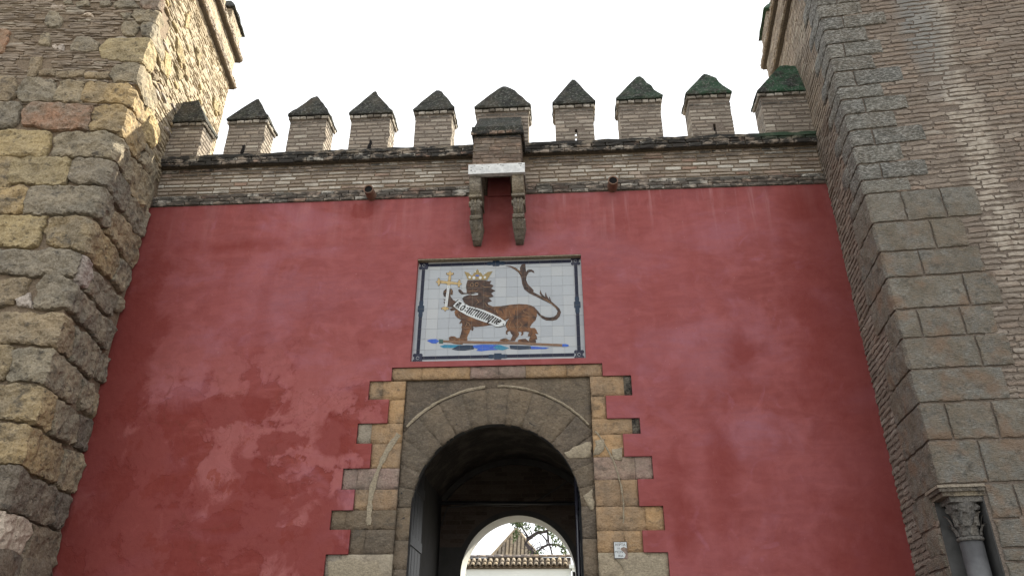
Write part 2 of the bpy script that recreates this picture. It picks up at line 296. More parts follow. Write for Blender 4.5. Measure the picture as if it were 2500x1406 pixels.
# ------------------------------------------------------------------ mesh helpers
def link(name, me, mat=None, parent=None, smooth=False):
    o = bpy.data.objects.new(name, me); col.objects.link(o)
    if mat and not me.materials: me.materials.append(mat)
    if parent: o.parent = parent
    if smooth:
        for p in me.polygons: p.use_smooth = True
    return o
def pydata(name, vs, fs):
    me = bpy.data.meshes.new(name); me.from_pydata([tuple(v) for v in vs], [], fs); me.validate(); me.update(); return me
def empty(name, label=None, cat=None, group=None, parent=None, loc=(0, 0, 0)):
    o = bpy.data.objects.new(name, None); col.objects.link(o); o.empty_display_size = .3; o.location = loc
    tag(o, label, cat, group)
    if parent: o.parent = parent
    return o
def tag(o, label=None, cat=None, group=None, kind=None):
    for k, v in (('label', label), ('category', cat), ('group', group), ('kind', kind)):
        if v: o[k] = v
    return o
class MB:
    def __init__(s): s.v = []; s.f = []
    def raw(s, vs, fs):
        o = len(s.v); s.v += [Vector(v) for v in vs]; s.f += [[i+o for i in f] for f in fs]; return s
    def box(s, a, b, j=0):
        x0, y0, z0 = a; x1, y1, z1 = b
        vs = [(x0, y0, z0), (x1, y0, z0), (x1, y1, z0), (x0, y1, z0), (x0, y0, z1), (x1, y0, z1), (x1, y1, z1), (x0, y1, z1)]
        if j: vs = [tuple(c+random.uniform(-j, j) for c in v) for v in vs]
        return s.raw(vs, [(0, 3, 2, 1), (4, 5, 6, 7), (0, 1, 5, 4), (1, 2, 6, 5), (2, 3, 7, 6), (3, 0, 4, 7)])
    def prism(s, foot, z0, z1):
        n = len(foot)
        a = sum(foot[i][0]*foot[(i+1) % n][1]-foot[(i+1) % n][0]*foot[i][1] for i in range(n))
        if a < 0: foot = foot[::-1]
        vs = [(x, y, z0) for x, y in foot]+[(x, y, z1) for x, y in foot]
        return s.raw(vs, [list(range(n))[::-1], list(range(n, 2*n))]+[(i, (i+1) % n, n+(i+1) % n, n+i) for i in range(n)])
    def tube(s, pts, rad, n=8, cap=True):
        pts = [Vector(p) for p in pts]; rad = rad if isinstance(rad, (list, tuple)) else [rad]*len(pts); o = len(s.v); rings = []
        for i, p in enumerate(pts):
            d = (pts[min(i+1, len(pts)-1)]-pts[max(i-1, 0)]).normalized(); a = d.orthogonal() if abs(d.z) > .95 else d.cross(Vector((0, 0, 1)))
            a.normalize(); b = d.cross(a)
            rings.append([p+(a*math.cos(k*2*math.pi/n)+b*math.sin(k*2*math.pi/n))*rad[i] for k in range(n)])
        vs = [v for r in rings for v in r]; fs = []
        for i in range(len(pts)-1):
            for k in range(n): fs.append((i*n+k, i*n+(k+1) % n, (i+1)*n+(k+1) % n, (i+1)*n+k))
        if cap: fs += [list(range(n)), [len(vs)-n+k for k in range(n)][::-1]]
        return s.raw(vs, fs)
    def lathe(s, prof, c, n=16):
        vs = [(c[0]+r*math.cos(k*2*math.pi/n), c[1]+r*math.sin(k*2*math.pi/n), c[2]+z) for r, z in prof for k in range(n)]; fs = []
        for i in range(len(prof)-1):
            for k in range(n): fs.append((i*n+k, i*n+(k+1) % n, (i+1)*n+(k+1) % n, (i+1)*n+k))
        fs += [list(range(n))[::-1], [len(vs)-n+k for k in range(n)]]
        return s.raw(vs, fs)
    def build(s, name, mat, parent=None, smooth=False, xf=None, fix=True):
        vs = [xf(v) for v in s.v] if xf else s.v
        me = pydata(name, vs, s.f)
        if fix:
            bm = bmesh.new(); bm.from_mesh(me); bmesh.ops.recalc_face_normals(bm, faces=bm.faces); bm.to_mesh(me); bm.free()
        return link(name, me, mat, parent, smooth)
def box(name, a, b, mat, parent=None, j=0): return MB().box(a, b, j).build(name, mat, parent)

def inside(p, poly):
    c = False; n = len(poly)
    for i in range(n):
        x0, y0 = poly[i]; x1, y1 = poly[(i+1) % n]
        if (y0 > p[1]) != (y1 > p[1]) and p[0] < (x1-x0)*(p[1]-y0)/(y1-y0)+x0: c = not c
    return c
def edge_dist(p, poly):
    m = 1e9; n = len(poly)
    for i in range(n):
        ax, ay = poly[i]; bx, by = poly[(i+1) % n]; dx, dy = bx-ax, by-ay; L2 = dx*dx+dy*dy or 1e-9
        k = max(0, min(1, ((p[0]-ax)*dx+(p[1]-ay)*dy)/L2)); m = min(m, math.hypot(p[0]-ax-k*dx, p[1]-ay-k*dy))
    return m
def relief(name, poly, fold, D, mat, parent, g=.07, bev=.05, rough=.012, jit=.008, base=-.03, smooth=True):
    """irregular dressed stone: outline in wall coordinates, rounded off towards its rim and folded round the corner by fold(t, z, d)"""
    out = []; n = len(poly)
    for i in range(n):
        ax, ay = poly[i]; bx, by = poly[(i+1) % n]; L_ = math.hypot(bx-ax, by-ay); k = max(1, int(round(L_/g)))
        for q in range(k):
            x = ax+(bx-ax)*q/k; y = ay+(by-ay)*q/k
            if jit: x += noise.noise((x*9, y*9, 3.1))*jit*2; y += noise.noise((x*9, y*9, 17.7))*jit*2
            out.append((x, y))
    xs = [p[0] for p in out]; ys = [p[1] for p in out]; pts = list(out); ne = len(out)
    rings = []
    cx, cy = sum(xs)/ne, sum(ys)/ne
    gx = g*.8; i = 0
    x = min(xs)+gx/2
    while x < max(xs):
        y = min(ys)+gx/2+(i % 2)*gx/2
        while y < max(ys):
            p = (x+random.uniform(-.1, .1)*gx, y+random.uniform(-.1, .1)*gx)
            if inside(p, out) and edge_dist(p, out) > gx*.45: pts.append(p)
            y += gx
        x += gx; i += 1
    # near-rim ring gives the rounded arris
    for k in range(ne):
        ax, ay = out[k-1]; bx, by = out[(k+1) % ne]; nx, ny = -(by-ay), bx-ax; l = math.hypot(nx, ny) or 1
        for sgn in (1, -1):
            p = (out[k][0]+sgn*nx/l*bev*.35, out[k][1]+sgn*ny/l*bev*.35)
            if inside(p, out) and edge_dist(p, out) > bev*.28: pts.append(p)
    vs, es, fs, _, _, _ = delaunay_2d_cdt([Vector(p) for p in pts], [], [list(range(ne))], 1, 1e-5)
    V3 = []; sd_ = random.uniform(0, 50)
    for v in vs:
        d = edge_dist(v, out); k = min(1, d/bev); h = D*math.sqrt(max(0, 1-(1-k)**2))
        h += (noise.fractal((v.x*5+sd_, v.y*5, sd_), .7, 2, 4))*rough*k*1.6
        V3.append(fold(v.x, v.y, h))
    fs = [list(f) for f in fs]
    # skirt into the wall
    o0 = len(V3); idx = {}
    from_edges = {}
    for f in fs:
        for a, b in zip(f, f[1:]+f[:1]):
            if (b, a) in from_edges: del from_edges[(b, a)]
            else: from_edges[(a, b)] = 1
    for a, b in list(from_edges):
        for q in (a, b):
            if q not in idx: idx[q] = len(V3); V3.append(fold(vs[q].x, vs[q].y, base))
        fs.append([b, a, idx[a], idx[b]])
    me = pydata(name, V3, fs)
    bm = bmesh.new(); bm.from_mesh(me); bmesh.ops.recalc_face_normals(bm, faces=bm.faces); bm.to_mesh(me); bm.free()
    return link(name, me, mat, parent, smooth)

def brick_variant(seed, j=.05):
    r = random.Random(seed); X = [-.5, -.2, .2, .5]; Z = [-.5, 0, .5]; vs = []
    for z in Z:
        for x in X:
            e = (abs(x) > .4)+(abs(z) > .4)
            vs.append((x*(1 if not e else .985)+r.uniform(-j, j)*.4, -1+(.0 if not e else .22)+r.uniform(-j, j)*2.4, z*.96+r.uniform(-j, j)*1.6))
    fs = [(k*4+i, k*4+i+1, k*4+i+5, k*4+i+4) for k in range(2) for i in range(3)]
    ring = [0, 1, 2, 3, 7, 11, 10, 9, 8, 4]
    b0 = len(vs); vs += [(vs[q][0], 0, vs[q][2]) for q in ring]
    for i in range(10): a, b = ring[i], ring[(i+1) % 10]; fs.append((b, a, b0+i, b0+(i+1) % 10))
    return vs, fs
BV = [brick_variant(s) for s in range(10)]
BVR = [brick_variant(s+50, .13) for s in range(8)]
_bm = {}
def brick_mesh(mat, k, rough):
    key = (mat.name, k, rough)
    if key not in _bm:
        vs, fs = (BVR if rough else BV)[k]; me = pydata('brick', vs, fs); me.materials.append(mat); _bm[key] = me
    return _bm[key]
def inview(p, mg=0.02):
    d = p-CAMP; c = d.dot(F)
    if c <= 0: return None
    x = d.dot(R2)/c*26.428/36; y = d.dot(U2)/c*26.428/36
    return c if abs(x) < .5+mg and abs(y) < .5*575/1024+mg else None
def lay(parent, items, mat, nind, rough=False, name='brick', cull=1.2):
    """items: (centre on the wall plane, right vector, outward normal, length, height, proud)"""
    sc = []
    for it in items:
        c = inview(it[0]); d = (it[0]-CAMP); front = -d.normalized().dot(it[2])
        sc.append((0 if c is None or front <= 0 else it[3]*it[4]*front/(c*c), it))
    sc.sort(key=lambda q: -q[0])
    ind = [it for s_, it in sc[:nind] if s_ > 0]; rest = [it for s_, it in sc if not (s_ > 0)]+[it for s_, it in sc[nind:] if s_ > 0]
    for c, r, n, l, h, p in ind:
        k = random.randrange(8); o = bpy.data.objects.new(name, brick_mesh(mat, k, rough)); col.objects.link(o); o.parent = parent
        o.matrix_world = Matrix(((r.x*l, -n.x*p, 0, c.x), (r.y*l, -n.y*p, 0, c.y), (0, 0, h, c.z), (0, 0, 0, 1)))
    if rest:
        mb = MB(); V = []; Fc = []
        for c, r, n, l, h, p in rest:
            vs, fs = random.choice(BVR if rough else BV); o0 = len(V)
            V += [c+r*(v[0]*l)+n*(-v[1]*p)+Vector((0, 0, v[2]*h)) for v in vs]; Fc += [[i+o0 for i in f] for f in fs]
        o = link(name+'work', pydata(name+'work', V, Fc), mat, parent); o['kind'] = 'stuff'
    return len(ind), len(rest)
def courses(o, r, n, w, z0, z1, ch, bl, proud, wob=.006, skip=None, hj=.0, gap=.012, phase=0, lj=.18, zf=None):
    """running-bond brick positions over a strip that starts at o and runs w metres along r"""
    out = []; k = 0; z = z0
    nrow = max(1, int(round((z1-z0)/ch))); chh = (z1-z0)/nrow
    for k in range(nrow):
        zc = z0+(k+.5)*chh; u = -bl*random.random() if w > bl*1.5 else 0
        while u < w-.01:
            l = bl*random.uniform(1-lj, 1+lj); a = max(u, 0); b = min(u+l, w)
            if w-b < .05: b = w
            if b-a > .04:
                uc = (a+b)/2; zz = zc+noise.noise((uc*.8+phase, zc*3, phase))*wob*2+(zf(uc) if zf else 0)
                if not (skip and skip(uc, zz)):
                    out.append((o+r*uc+Vector((0, 0, zz)), r, n, b-a-gap, chh*(1-hj*random.random())-gap*.75, proud*random.uniform(.75, 1.15)))
            u = b if b == w else u+l
            if b == w: break
    return out
# ------------------------------------------------------------------ the place: axes
XL, XR = -6.0, 5.3                                    # where the red wall meets the two towers
dL = Vector((-.139976, .990155, 0)); nLs = Vector((.990155, .139976, 0))
dR = Vector((.09806, .99518, 0)); nRs = Vector((-.99518, .09806, 0))
CL = Vector((XL, 0, 0))-dL*1.55; CR = Vector((XR, 0, 0))-dR*1.52
rL = Vector((math.cos(R(5)), math.sin(R(5)), 0)); nLf = Vector((math.sin(R(5)), -math.cos(R(5)), 0))
rR = Vector((.99518, -.09806, 0)); nRf = Vector((-.09806, -.99518, 0))
def fold_for(C, ra, na, rb, nb, rho=.03):
    # t < 0 runs along ra on face na, t > 0 along rb on face nb, rounded where they meet
    def f(t, z, d):
        k = max(0, min(1, (t+rho)/(2*rho))); k = k*k*(3-2*k)
        n = (na*(1-k)+nb*k).normalized(); base = C+(ra*t if t < 0 else rb*t)
        pull = 0
        if abs(t) < rho: pull = -(rho-abs(t))*.35
        return base+n*(d+pull)+Vector((0, 0, z))
    return f
foldL = fold_for(CL, rL, nLf, dL, nLs)
foldR = fold_for(CR, -dR, nRs, rR, nRf)

# ------------------------------------------------------------------ ground
g = MB(); N = 24
g.raw([(x, y, 0) for y in (-900, -60, -12, 6, 60, 900) for x in (-900, -60, 0, 60, 900)], [(j*5+i, j*5+i+1, (j+1)*5+i+1, (j+1)*5+i) for j in range(5) for i in range(4)])
tag(g.build('ground', M['dirt'], fix=False), kind='structure')
tag(box('pavement', (-30, -16, 0), (30, 0, .004), M['ground']), kind='structure')

# ------------------------------------------------------------------ gate wall
gate = empty('gate_wall', 'red plastered gate wall with brick parapet and stone arched doorway between two towers', 'wall')
# red plaster skin with the doorway and the tile recess cut out of it
LQ = [(5.712, 5.506, -1.57), (5.506, 5.217, -1.89), (5.217, 4.863, -1.575), (4.863, 4.566, -2.0), (4.566, 4.217, -1.772), (4.217, 3.922, -2.145), (3.922, 3.645, -1.95), (3.645, 3.387, -2.245), (3.387, 3.072, -1.955), (3.072, 2.76, -2.256)]
RQ = [(5.714, 5.518, 1.542), (5.518, 5.213, 1.948), (5.213, 4.879, 1.569), (4.879, 4.65, 2.025), (4.65, 4.335, 1.777), (4.335, 4.022, 2.153), (4.022, 3.665, 1.935), (3.665, 3.352, 2.247), (3.352, 3.078, 1.948), (3.078, 2.77, 2.259)]
z = 2.76; k = 0
while z > .3:
    h = .3+.03*math.sin(k*2.1); z1 = max(0, z-h); LQ.append((z, z1, -1.96 if k % 2 == 0 else -2.26)); RQ.append((z+(.01 if k == 0 else 0), z1, 1.95 if k % 2 == 0 else 2.26)); z = z1; k += 1
LQ[-1] = (LQ[-1][0], 0, LQ[-1][2]); RQ[-1] = (RQ[-1][0], 0, RQ[-1][2])
def steps(Q):
    p = []
    for a, b, x in Q: p += [(x, a), (x, b)]
    return p
door_hole = steps(LQ)[::-1]+steps(RQ)                 # bottom left, up, across, down the right
panel_hole = [(-1.305, 5.80), (-1.30, 7.56), (1.30, 7.56), (1.31, 5.80)]
outer = [(XL-.1, 0), (XL-.1, 8.73), (XR+.1, 8.73), (XR+.1, 0)]
loop = outer[:3]+[outer[3]]+door_hole[::-1]           # one notched outline: the doorway reaches the ground
poly = [outer[0], outer[1], outer[2], outer[3]]+[p for p in door_hole[::-1]]
def densify(P, g):
    o = []
    for i in range(len(P)):
        a, b = P[i], P[(i+1) % len(P)]; k = max(1, int(math.hypot(b[0]-a[0], b[1]-a[1])/g))
        o += [(a[0]+(b[0]-a[0])*q/k, a[1]+(b[1]-a[1])*q/k) for q in range(k)]
    return o
po = densify(poly, .25); ph = densify(panel_hole, .25)
pts = po+ph; n1, n2 = len(po), len(ph)
for i in range(46):
    for j in range(35):
        p = (XL+.12+i*.25+random.uniform(-.03, .03), .12+j*.25+random.uniform(-.03, .03))
        if inside(p, po) and not inside(p, ph) and edge_dist(p, po) > .08 and edge_dist(p, ph) > .08: pts.append(p)
vs, es, fs, _, _, _ = delaunay_2d_cdt([Vector(p) for p in pts], [(i, (i+1) % n1) for i in range(n1)]+[(n1+i, n1+(i+1) % n2) for i in range(n2)], [], 0, 1e-5)
fs = [list(f) for f in fs]
def fc(f): return (sum(vs[i].x for i in f)/3, sum(vs[i].y for i in f)/3)
fs = [f for f in fs if inside(fc(f), po) and not inside(fc(f), ph)]
V3 = []
for v in vs:
    k = min(1, edge_dist(v, ph)/.3, edge_dist(v, po)/.3)
    V3.append((v.x, -noise.fractal((v.x*.9, 2, v.y*.9), .8, 2, 3)*.012*k, v.y))
edges = {}
for f in fs:
    for a, b in zip(f, f[1:]+f[:1]):
        if (b, a) in edges: del edges[(b, a)]
        else: edges[(a, b)] = 1
n0 = len(V3); idx = {}
for a, b in list(edges):
    if vs[a].y > 8.72 and vs[b].y > 8.72: continue
    for q in (a, b):
        if q not in idx: idx[q] = len(V3); V3.append((vs[q].x, .14 if inside((vs[q].x, vs[q].y+0), [(-1.4, 5.75), (-1.4, 7.6), (1.4, 7.6), (1.4, 5.75)]) else .1, vs[q].y))
    fs.append([b, a, idx[a], idx[b]])
me = pydata('plaster', V3, fs); bm = bmesh.new(); bm.from_mesh(me); bmesh.ops.recalc_face_normals(bm, faces=bm.faces); bm.to_mesh(me); bm.free()
plaster = link('plaster', me, M['red'], gate)
# masonry core behind the plaster: piers beside the passage, wall over it, parapet core
core = MB()
core.box((XL-.4, .14, 0), (-1.5, 1.1, 9.74)); core.box((1.5, .14, 0), (XR+.4, 1.1, 9.74)); core.box((-1.5, .14, 5.74), (1.5, 1.1, 9.74))
core.build('wall_core', M['mortar'], gate)
# sill of reveal under the tile panel and pale reveal lining
box('reveal', (-1.297, .006, 7.543), (1.297, .1, 7.558), M['lime'], gate)

def frame_fold(y): return lambda t, z, d: Vector((t, y-d, z))
fr = empty('door_frame', parent=gate)
mats = ['quoin_frame', 'quoin_frame', 'quoin_frame', 'quoin_pale', 'quoin_pink', 'quoin_frame', 'voussoir', 'voussoir', 'voussoir', 'quoin_pale']
IN = 1.355
def blk(poly, mat, y=.03, D=.003, bev=.003, g=.09, rough=.004, name='stone'):
    return relief(name, poly, frame_fold(y), D, M[mat], fr, g=g, bev=bev, rough=rough, jit=.003, base=-.06)
gp = .0012
for side, Q in ((-1, LQ), (1, RQ)):
    for i, (za, zb, x) in enumerate(Q):
        if i == 0: continue
        xi = side*IN; lo, hi = min(x, xi)+gp, max(x, xi)-gp
        mt = {1: 'quoin_frame', 2: 'quoin_frame', 3: 'quoin_frame', 4: 'quoin_frame', 5: 'quoin_pink', 6: 'quoin_frame', 7: 'quoin_frame' if side > 0 else 'voussoir', 8: 'quoin_frame' if side > 0 else 'voussoir', 9: 'quoin_pale'}.get(i, 'voussoir')
        if hi-lo > .5:
            s = lo+(.2 if side < 0 else hi-lo-(.11 if i in (1, 3) else .24))
            m2 = 'quoin_pale' if (side < 0 and i == 3) else ('quoin_pink' if i in (5,) else mt)
            a, b = (m2, mt) if side < 0 else (mt, 'crusted' if i in (1, 3) else m2)
            blk([(lo, zb+gp), (s-gp/2, zb+gp), (s-gp/2, za-gp), (lo, za-gp)], a); blk([(s+gp/2, zb+gp), (hi, zb+gp), (hi, za-gp), (s+gp/2, za-gp)], b)
        else: blk([(lo, zb+gp), (hi, zb+gp), (hi, za-gp), (lo, za-gp)], mt)
xs = [-1.57, -1.12, -.4, .02, .42, 1.02, 1.542]
for i in range(6):
    blk([(xs[i]+gp, 5.525), (xs[i+1]-gp, 5.525), (xs[i+1]-gp, 5.708), (xs[i]+gp, 5.708)], ['quoin_frame', 'quoin_frame', 'quoin_pink', 'quoin_pink', 'quoin_frame', 'quoin_frame'][i])
# recessed field with the arch: voussoirs, spandrels, jamb stones
RA, RB, ZC = 1.163, 1.70, 3.68
def clip(poly, ax, v, keep_less):
    out = []
    for i in range(len(poly)):
        p, q = poly[i], poly[(i+1) % len(poly)]; a = (p[ax] <= v) == keep_less or p[ax] == v; b = (q[ax] <= v) == keep_less or q[ax] == v
        if a: out.append(p)
        if a != b:
            t = (v-p[ax])/(q[ax]-p[ax]); out.append((p[0]+(q[0]-p[0])*t, p[1]+(q[1]-p[1])*t))
    return out
NV = 15
def lim(p): return clip(clip(clip(p, 0, -IN+.003, False), 0, IN-.003, True), 1, 5.515, True)
for i in range(NV):
    a0, a1 = math.pi*i/NV, math.pi*(i+1)/NV; e = .0003
    seg = [a0+e+(a1-a0-2*e)*q/5 for q in range(6)]
    p = [(RA*math.cos(a), ZC+RA*math.sin(a)) for a in seg]+[(RB*math.cos(a), ZC+RB*math.sin(a)) for a in seg[::-1]]
    p = lim(p)
    if len(p) > 2: blk(p, 'voussoir', y=.072, D=.002, g=.1, name='voussoir', rough=.004)
for s in (-1, 1):
    arc = [(s*(RB+.003)*math.cos(a), ZC+(RB+.003)*math.sin(a)) for a in [R(35+45*q/10) for q in range(14)]]
    arc = [p for p in arc if abs(p[0]) <= IN]
    p = lim([(s*IN, arc[0][1])]+arc+[(arc[-1][0], 5.515), (s*IN, 5.515)]); p = [q for i, q in enumerate(p) if math.hypot(q[0]-p[i-1][0], q[1]-p[i-1][1]) > .004]
    blk(p, 'voussoir', y=.072, D=.002, g=.1)
    zz = ZC
    while zz > .1:
        z1 = max(0, zz-random.uniform(.32, .5)); lo, hi = sorted((s*RA, s*IN)); blk([(lo, z1+gp), (hi-.003, z1+gp), (hi-.003, zz-gp), (lo, zz-gp)], 'voussoir', y=.072, D=.002); zz = z1
# backing of the field and the arch soffit (dark painted reveal)
sof = MB(); seg = [math.pi*q/40 for q in range(41)]
for y0, y1, r in ((.07, .2, RA),):
    ring = [(r*math.cos(a), ZC+r*math.sin(a)) for a in seg]; ring = [(r, 0)]+ring+[(-r, 0)]
    o = []
    for yy in (y0, y1): o += [(x, yy, q) for x, q in ring]
    m = len(ring); sof.raw(o, [(i, i+1, m+i+1, m+i) for i in range(m-1)])
    ring2 = [(x*1.3, ZC+(q-ZC)*1.3 if q > ZC else q) for x, q in ring]
    sof.raw([(x, y0+.004, q) for x, q in ring]+[(x, y0+.004, min(q, 5.6)) for x, q in ring2], [(i, i+1, m+i+1, m+i) for i in range(m-1)])
    sof.raw([(x, y1, q) for x, q in ring]+[(x, y1, q) for x, q in ring2], [(i, i+1, m+i+1, m+i) for i in range(m-1)])
sof.build('arch_soffit', M['soffit'], fr)
box('field_backing', (-1.6, .078, 5.3), (1.6, .14, 5.76), M['bed'], fr); 
for s in (-1, 1): box('field_backing', (min(s*1.17, s*2.4), .082, 0), (max(s*1.17, s*2.4), .139, 5.3), M['bed'], fr)
# raised mortar line tracing the old outer arch, and lime repairs
def strip(name, pts, w, y, mat, parent, d=.0012):
    mb = MB(); vs = []; n = len(pts)
    for i, (x, q) in enumerate(pts):
        a = pts[max(i-1, 0)]; b = pts[min(i+1, n-1)]; dx, dz = b[0]-a[0], b[1]-a[1]; l = math.hypot(dx, dz) or 1; ww = (w[i] if isinstance(w, list) else w)/2
        yy = y(x) if callable(y) else y
        for s in (-1, 1): vs.append((x-dz/l*ww*s, yy+.006, q+dx/l*ww*s))
        vs.insert(len(vs)-1, (x, yy-d, q))
    fs = []
    for i in range(n-1):
        for k in range(2): fs.append((i*3+k, i*3+k+1, (i+1)*3+k+1, (i+1)*3+k))
    return mb.raw(vs, fs).build(name, mat, parent)
yfun = lambda x: .058 if abs(x) < IN else .012
for a0, a1, ws in ((96, 141, .04), (144, 188, .075), (38, 90, .028), (-8, 36, .022)):
    an = [R(a0+(a1-a0)*q/22) for q in range(23)]
    pl = [(1.725*math.cos(a), 3.69+1.725*math.sin(a)) for a in an]
    pl = [p for p in pl if not (IN-.015 < abs(p[0]) < IN+.03)]
    strip('mortar_line', [(x+random.uniform(-.004, .004), q+random.uniform(-.004, .004)) for x, q in pl], [ws*random.uniform(.6, 1.25) for _ in pl], yfun, M['lime'], fr)
def patch(P, y, mat='lime'):
    relief('repair_patch', P, frame_fold(y), .007, M[mat], fr, g=.06, bev=.015, rough=.003, jit=.02, base=-.02)
patch([(.93, 4.42), (1.15, 4.5), (1.33, 4.56), (1.33, 4.36), (1.2, 4.34), (1.02, 4.34), (.97, 4.38)], .064)
patch([(1.37, 4.56), (1.52, 4.57), (1.5, 4.43), (1.45, 4.36), (1.37, 4.38)], .018)
patch([(1.2, 3.82), (1.33, 3.9), (1.33, 3.62), (1.27, 3.64)], .064)
patch([(1.62, 4.42), (1.74, 4.45), (1.74, 4.3), (1.6, 4.3)], .018)
patch([(-1.93, 3.02), (-1.55, 2.98), (-1.45, 2.75), (-1.6, 2.66), (-2.2, 2.66), (-2.2, 2.98)], .018)
patch([(1.56, 3.0), (1.9, 3.04), (2.22, 3.03), (2.22, 2.74), (1.6, 2.72), (1.7, 2.86)], .018)

# ------------------------------------------------------------------ parapet
RX = Vector((1, 0, 0)); NF = Vector((0, -1, 0))
pp = empty('parapet', parent=gate)
BOX = (-.41, .40)
def over_box(u, z): x = XL+u; return BOX[0]-.02 < x < BOX[1]+.02
box('coping', (XL-.05, -.03, 9.56), (XR+.05, .5, 9.745), M['bed'], pp)
W = XR-XL
items = []
items += courses(Vector((XL, -.0, 0)), RX, NF, W, 8.735, 8.93, .065, .27, .035, skip=over_box)
items += courses(Vector((XL, .07, 0)), RX, NF, W, 8.935, 9.545, .076, .27, .018, skip=over_box, wob=.012, gap=.02, hj=.4, lj=.3)
items += courses(Vector((XL, -.02, 0)), RX, NF, W, 9.55, 9.70, .075, .26, .05, skip=over_box, wob=.008)
box('string_course', (XL-.05, 0, 8.732), (XR+.05, .14, 8.93), M['bed'], pp)
box('parapet_face', (XL-.05, .072, 8.93), (XR+.05, .14, 9.56), M['mortar'], pp)
lay(pp, items, M['brick_p'], 300, rough=False)
# crumbling mortar crest on the coping
cr = MB(); nx = 160; vs = []
for i in range(nx+1):
    x = XL-.03+(W+.06)*i/nx; zt = 9.765+.02*noise.fractal((x*3.1, 0, 0), .8, 2, 4)+.008*random.random()
    for y, z_ in ((-.075, 9.685), (-.078, zt-.02), (-.05, zt), (.25, zt+.01), (.52, 9.74)): vs.append((x, y+.012*noise.noise((x*6, y*9, 3)), z_))
cr.raw(vs, [(i*5+k, i*5+k+1, (i+1)*5+k+1, (i+1)*5+k) for i in range(nx) for k in range(4)])
cr.build('crest', brick_mat('parapet_crest', [(0, (.1, .08, .06)), (1, (.2, .17, .13))], crust_shade=[(9.5, 9.95, 1)]), pp)

# ------------------------------------------------------------------ merlons
def cap_mesh(x0, x1, y0, y1, z0, z1, rx0, rx1, mat, parent):
    # hipped mortar cap: base rectangle, ridge rx0..rx1
    ym = (y0+y1)/2; mb = MB(); n = 7
    A = [(x0, y0), (x1, y0), (x1, y1), (x0, y1)]; Tp = [(rx0, ym), (rx1, ym), (rx1, ym), (rx0, ym)]
    vs = []; per = []
    for s in range(4):
        for q in range(n): per.append((s, q/n))
    rows = 7
    for k in range(rows):
        h = k/(rows-1)
        for s, q in per:
            a, b = A[s], A[(s+1) % 4]; c, d = Tp[s], Tp[(s+1) % 4]
            px, py = a[0]+(b[0]-a[0])*q, a[1]+(b[1]-a[1])*q; tx, ty = c[0]+(d[0]-c[0])*q, c[1]+(d[1]-c[1])*q
            hh = h*.965; x = px+(tx-px)*hh; y = py+(ty-py)*hh; z = z0+.035+(z1-z0-.035)*(h if h < 1 else .985)
            nn = noise.fractal((x*5, y*5, z*5), .8, 2, 4)*.02; vs.append((x+nn, y-nn, z+nn*.8))
    m = len(per); base = [(A[s][0]+(A[(s+1) % 4][0]-A[s][0])*q, A[s][1]+(A[(s+1) % 4][1]-A[s][1])*q, z0) for s, q in per]
    o = base+vs; fs = []
    for k in range(rows): fs += [(k*m+i, k*m+(i+1) % m, (k+1)*m+(i+1) % m, (k+1)*m+i) for i in range(m)]
    fs += [list(range(m))[::-1], [rows*m+i for i in range(m)]]
    return mb.raw(o, fs).build('cap', mat, parent)
MER = [(-6.12, -5.405, 10.55, 11.27, -6.2, -5.78), (-4.94, -4.25, 10.55, 11.25, -4.62, -4.6), (-3.81, -3.13, 10.585, 11.26, -3.5, -3.48), (-2.69, -1.975, 10.56, 11.29, -2.4, -2.38), (-1.53, -.865, 10.58, 11.29, -1.2, -1.18),
       (-.43, .49, 10.575, 11.31, .03, .06), (.95, 1.63, 10.59, 11.37, 1.29, 1.31), (2.07, 2.8, 10.635, 11.38, 2.48, 2.5), (3.28, 4.0, 10.68, 11.38, 3.69, 3.72), (4.51, 5.42, 10.665, 11.47, 5.05, 5.5)]
MD = .42
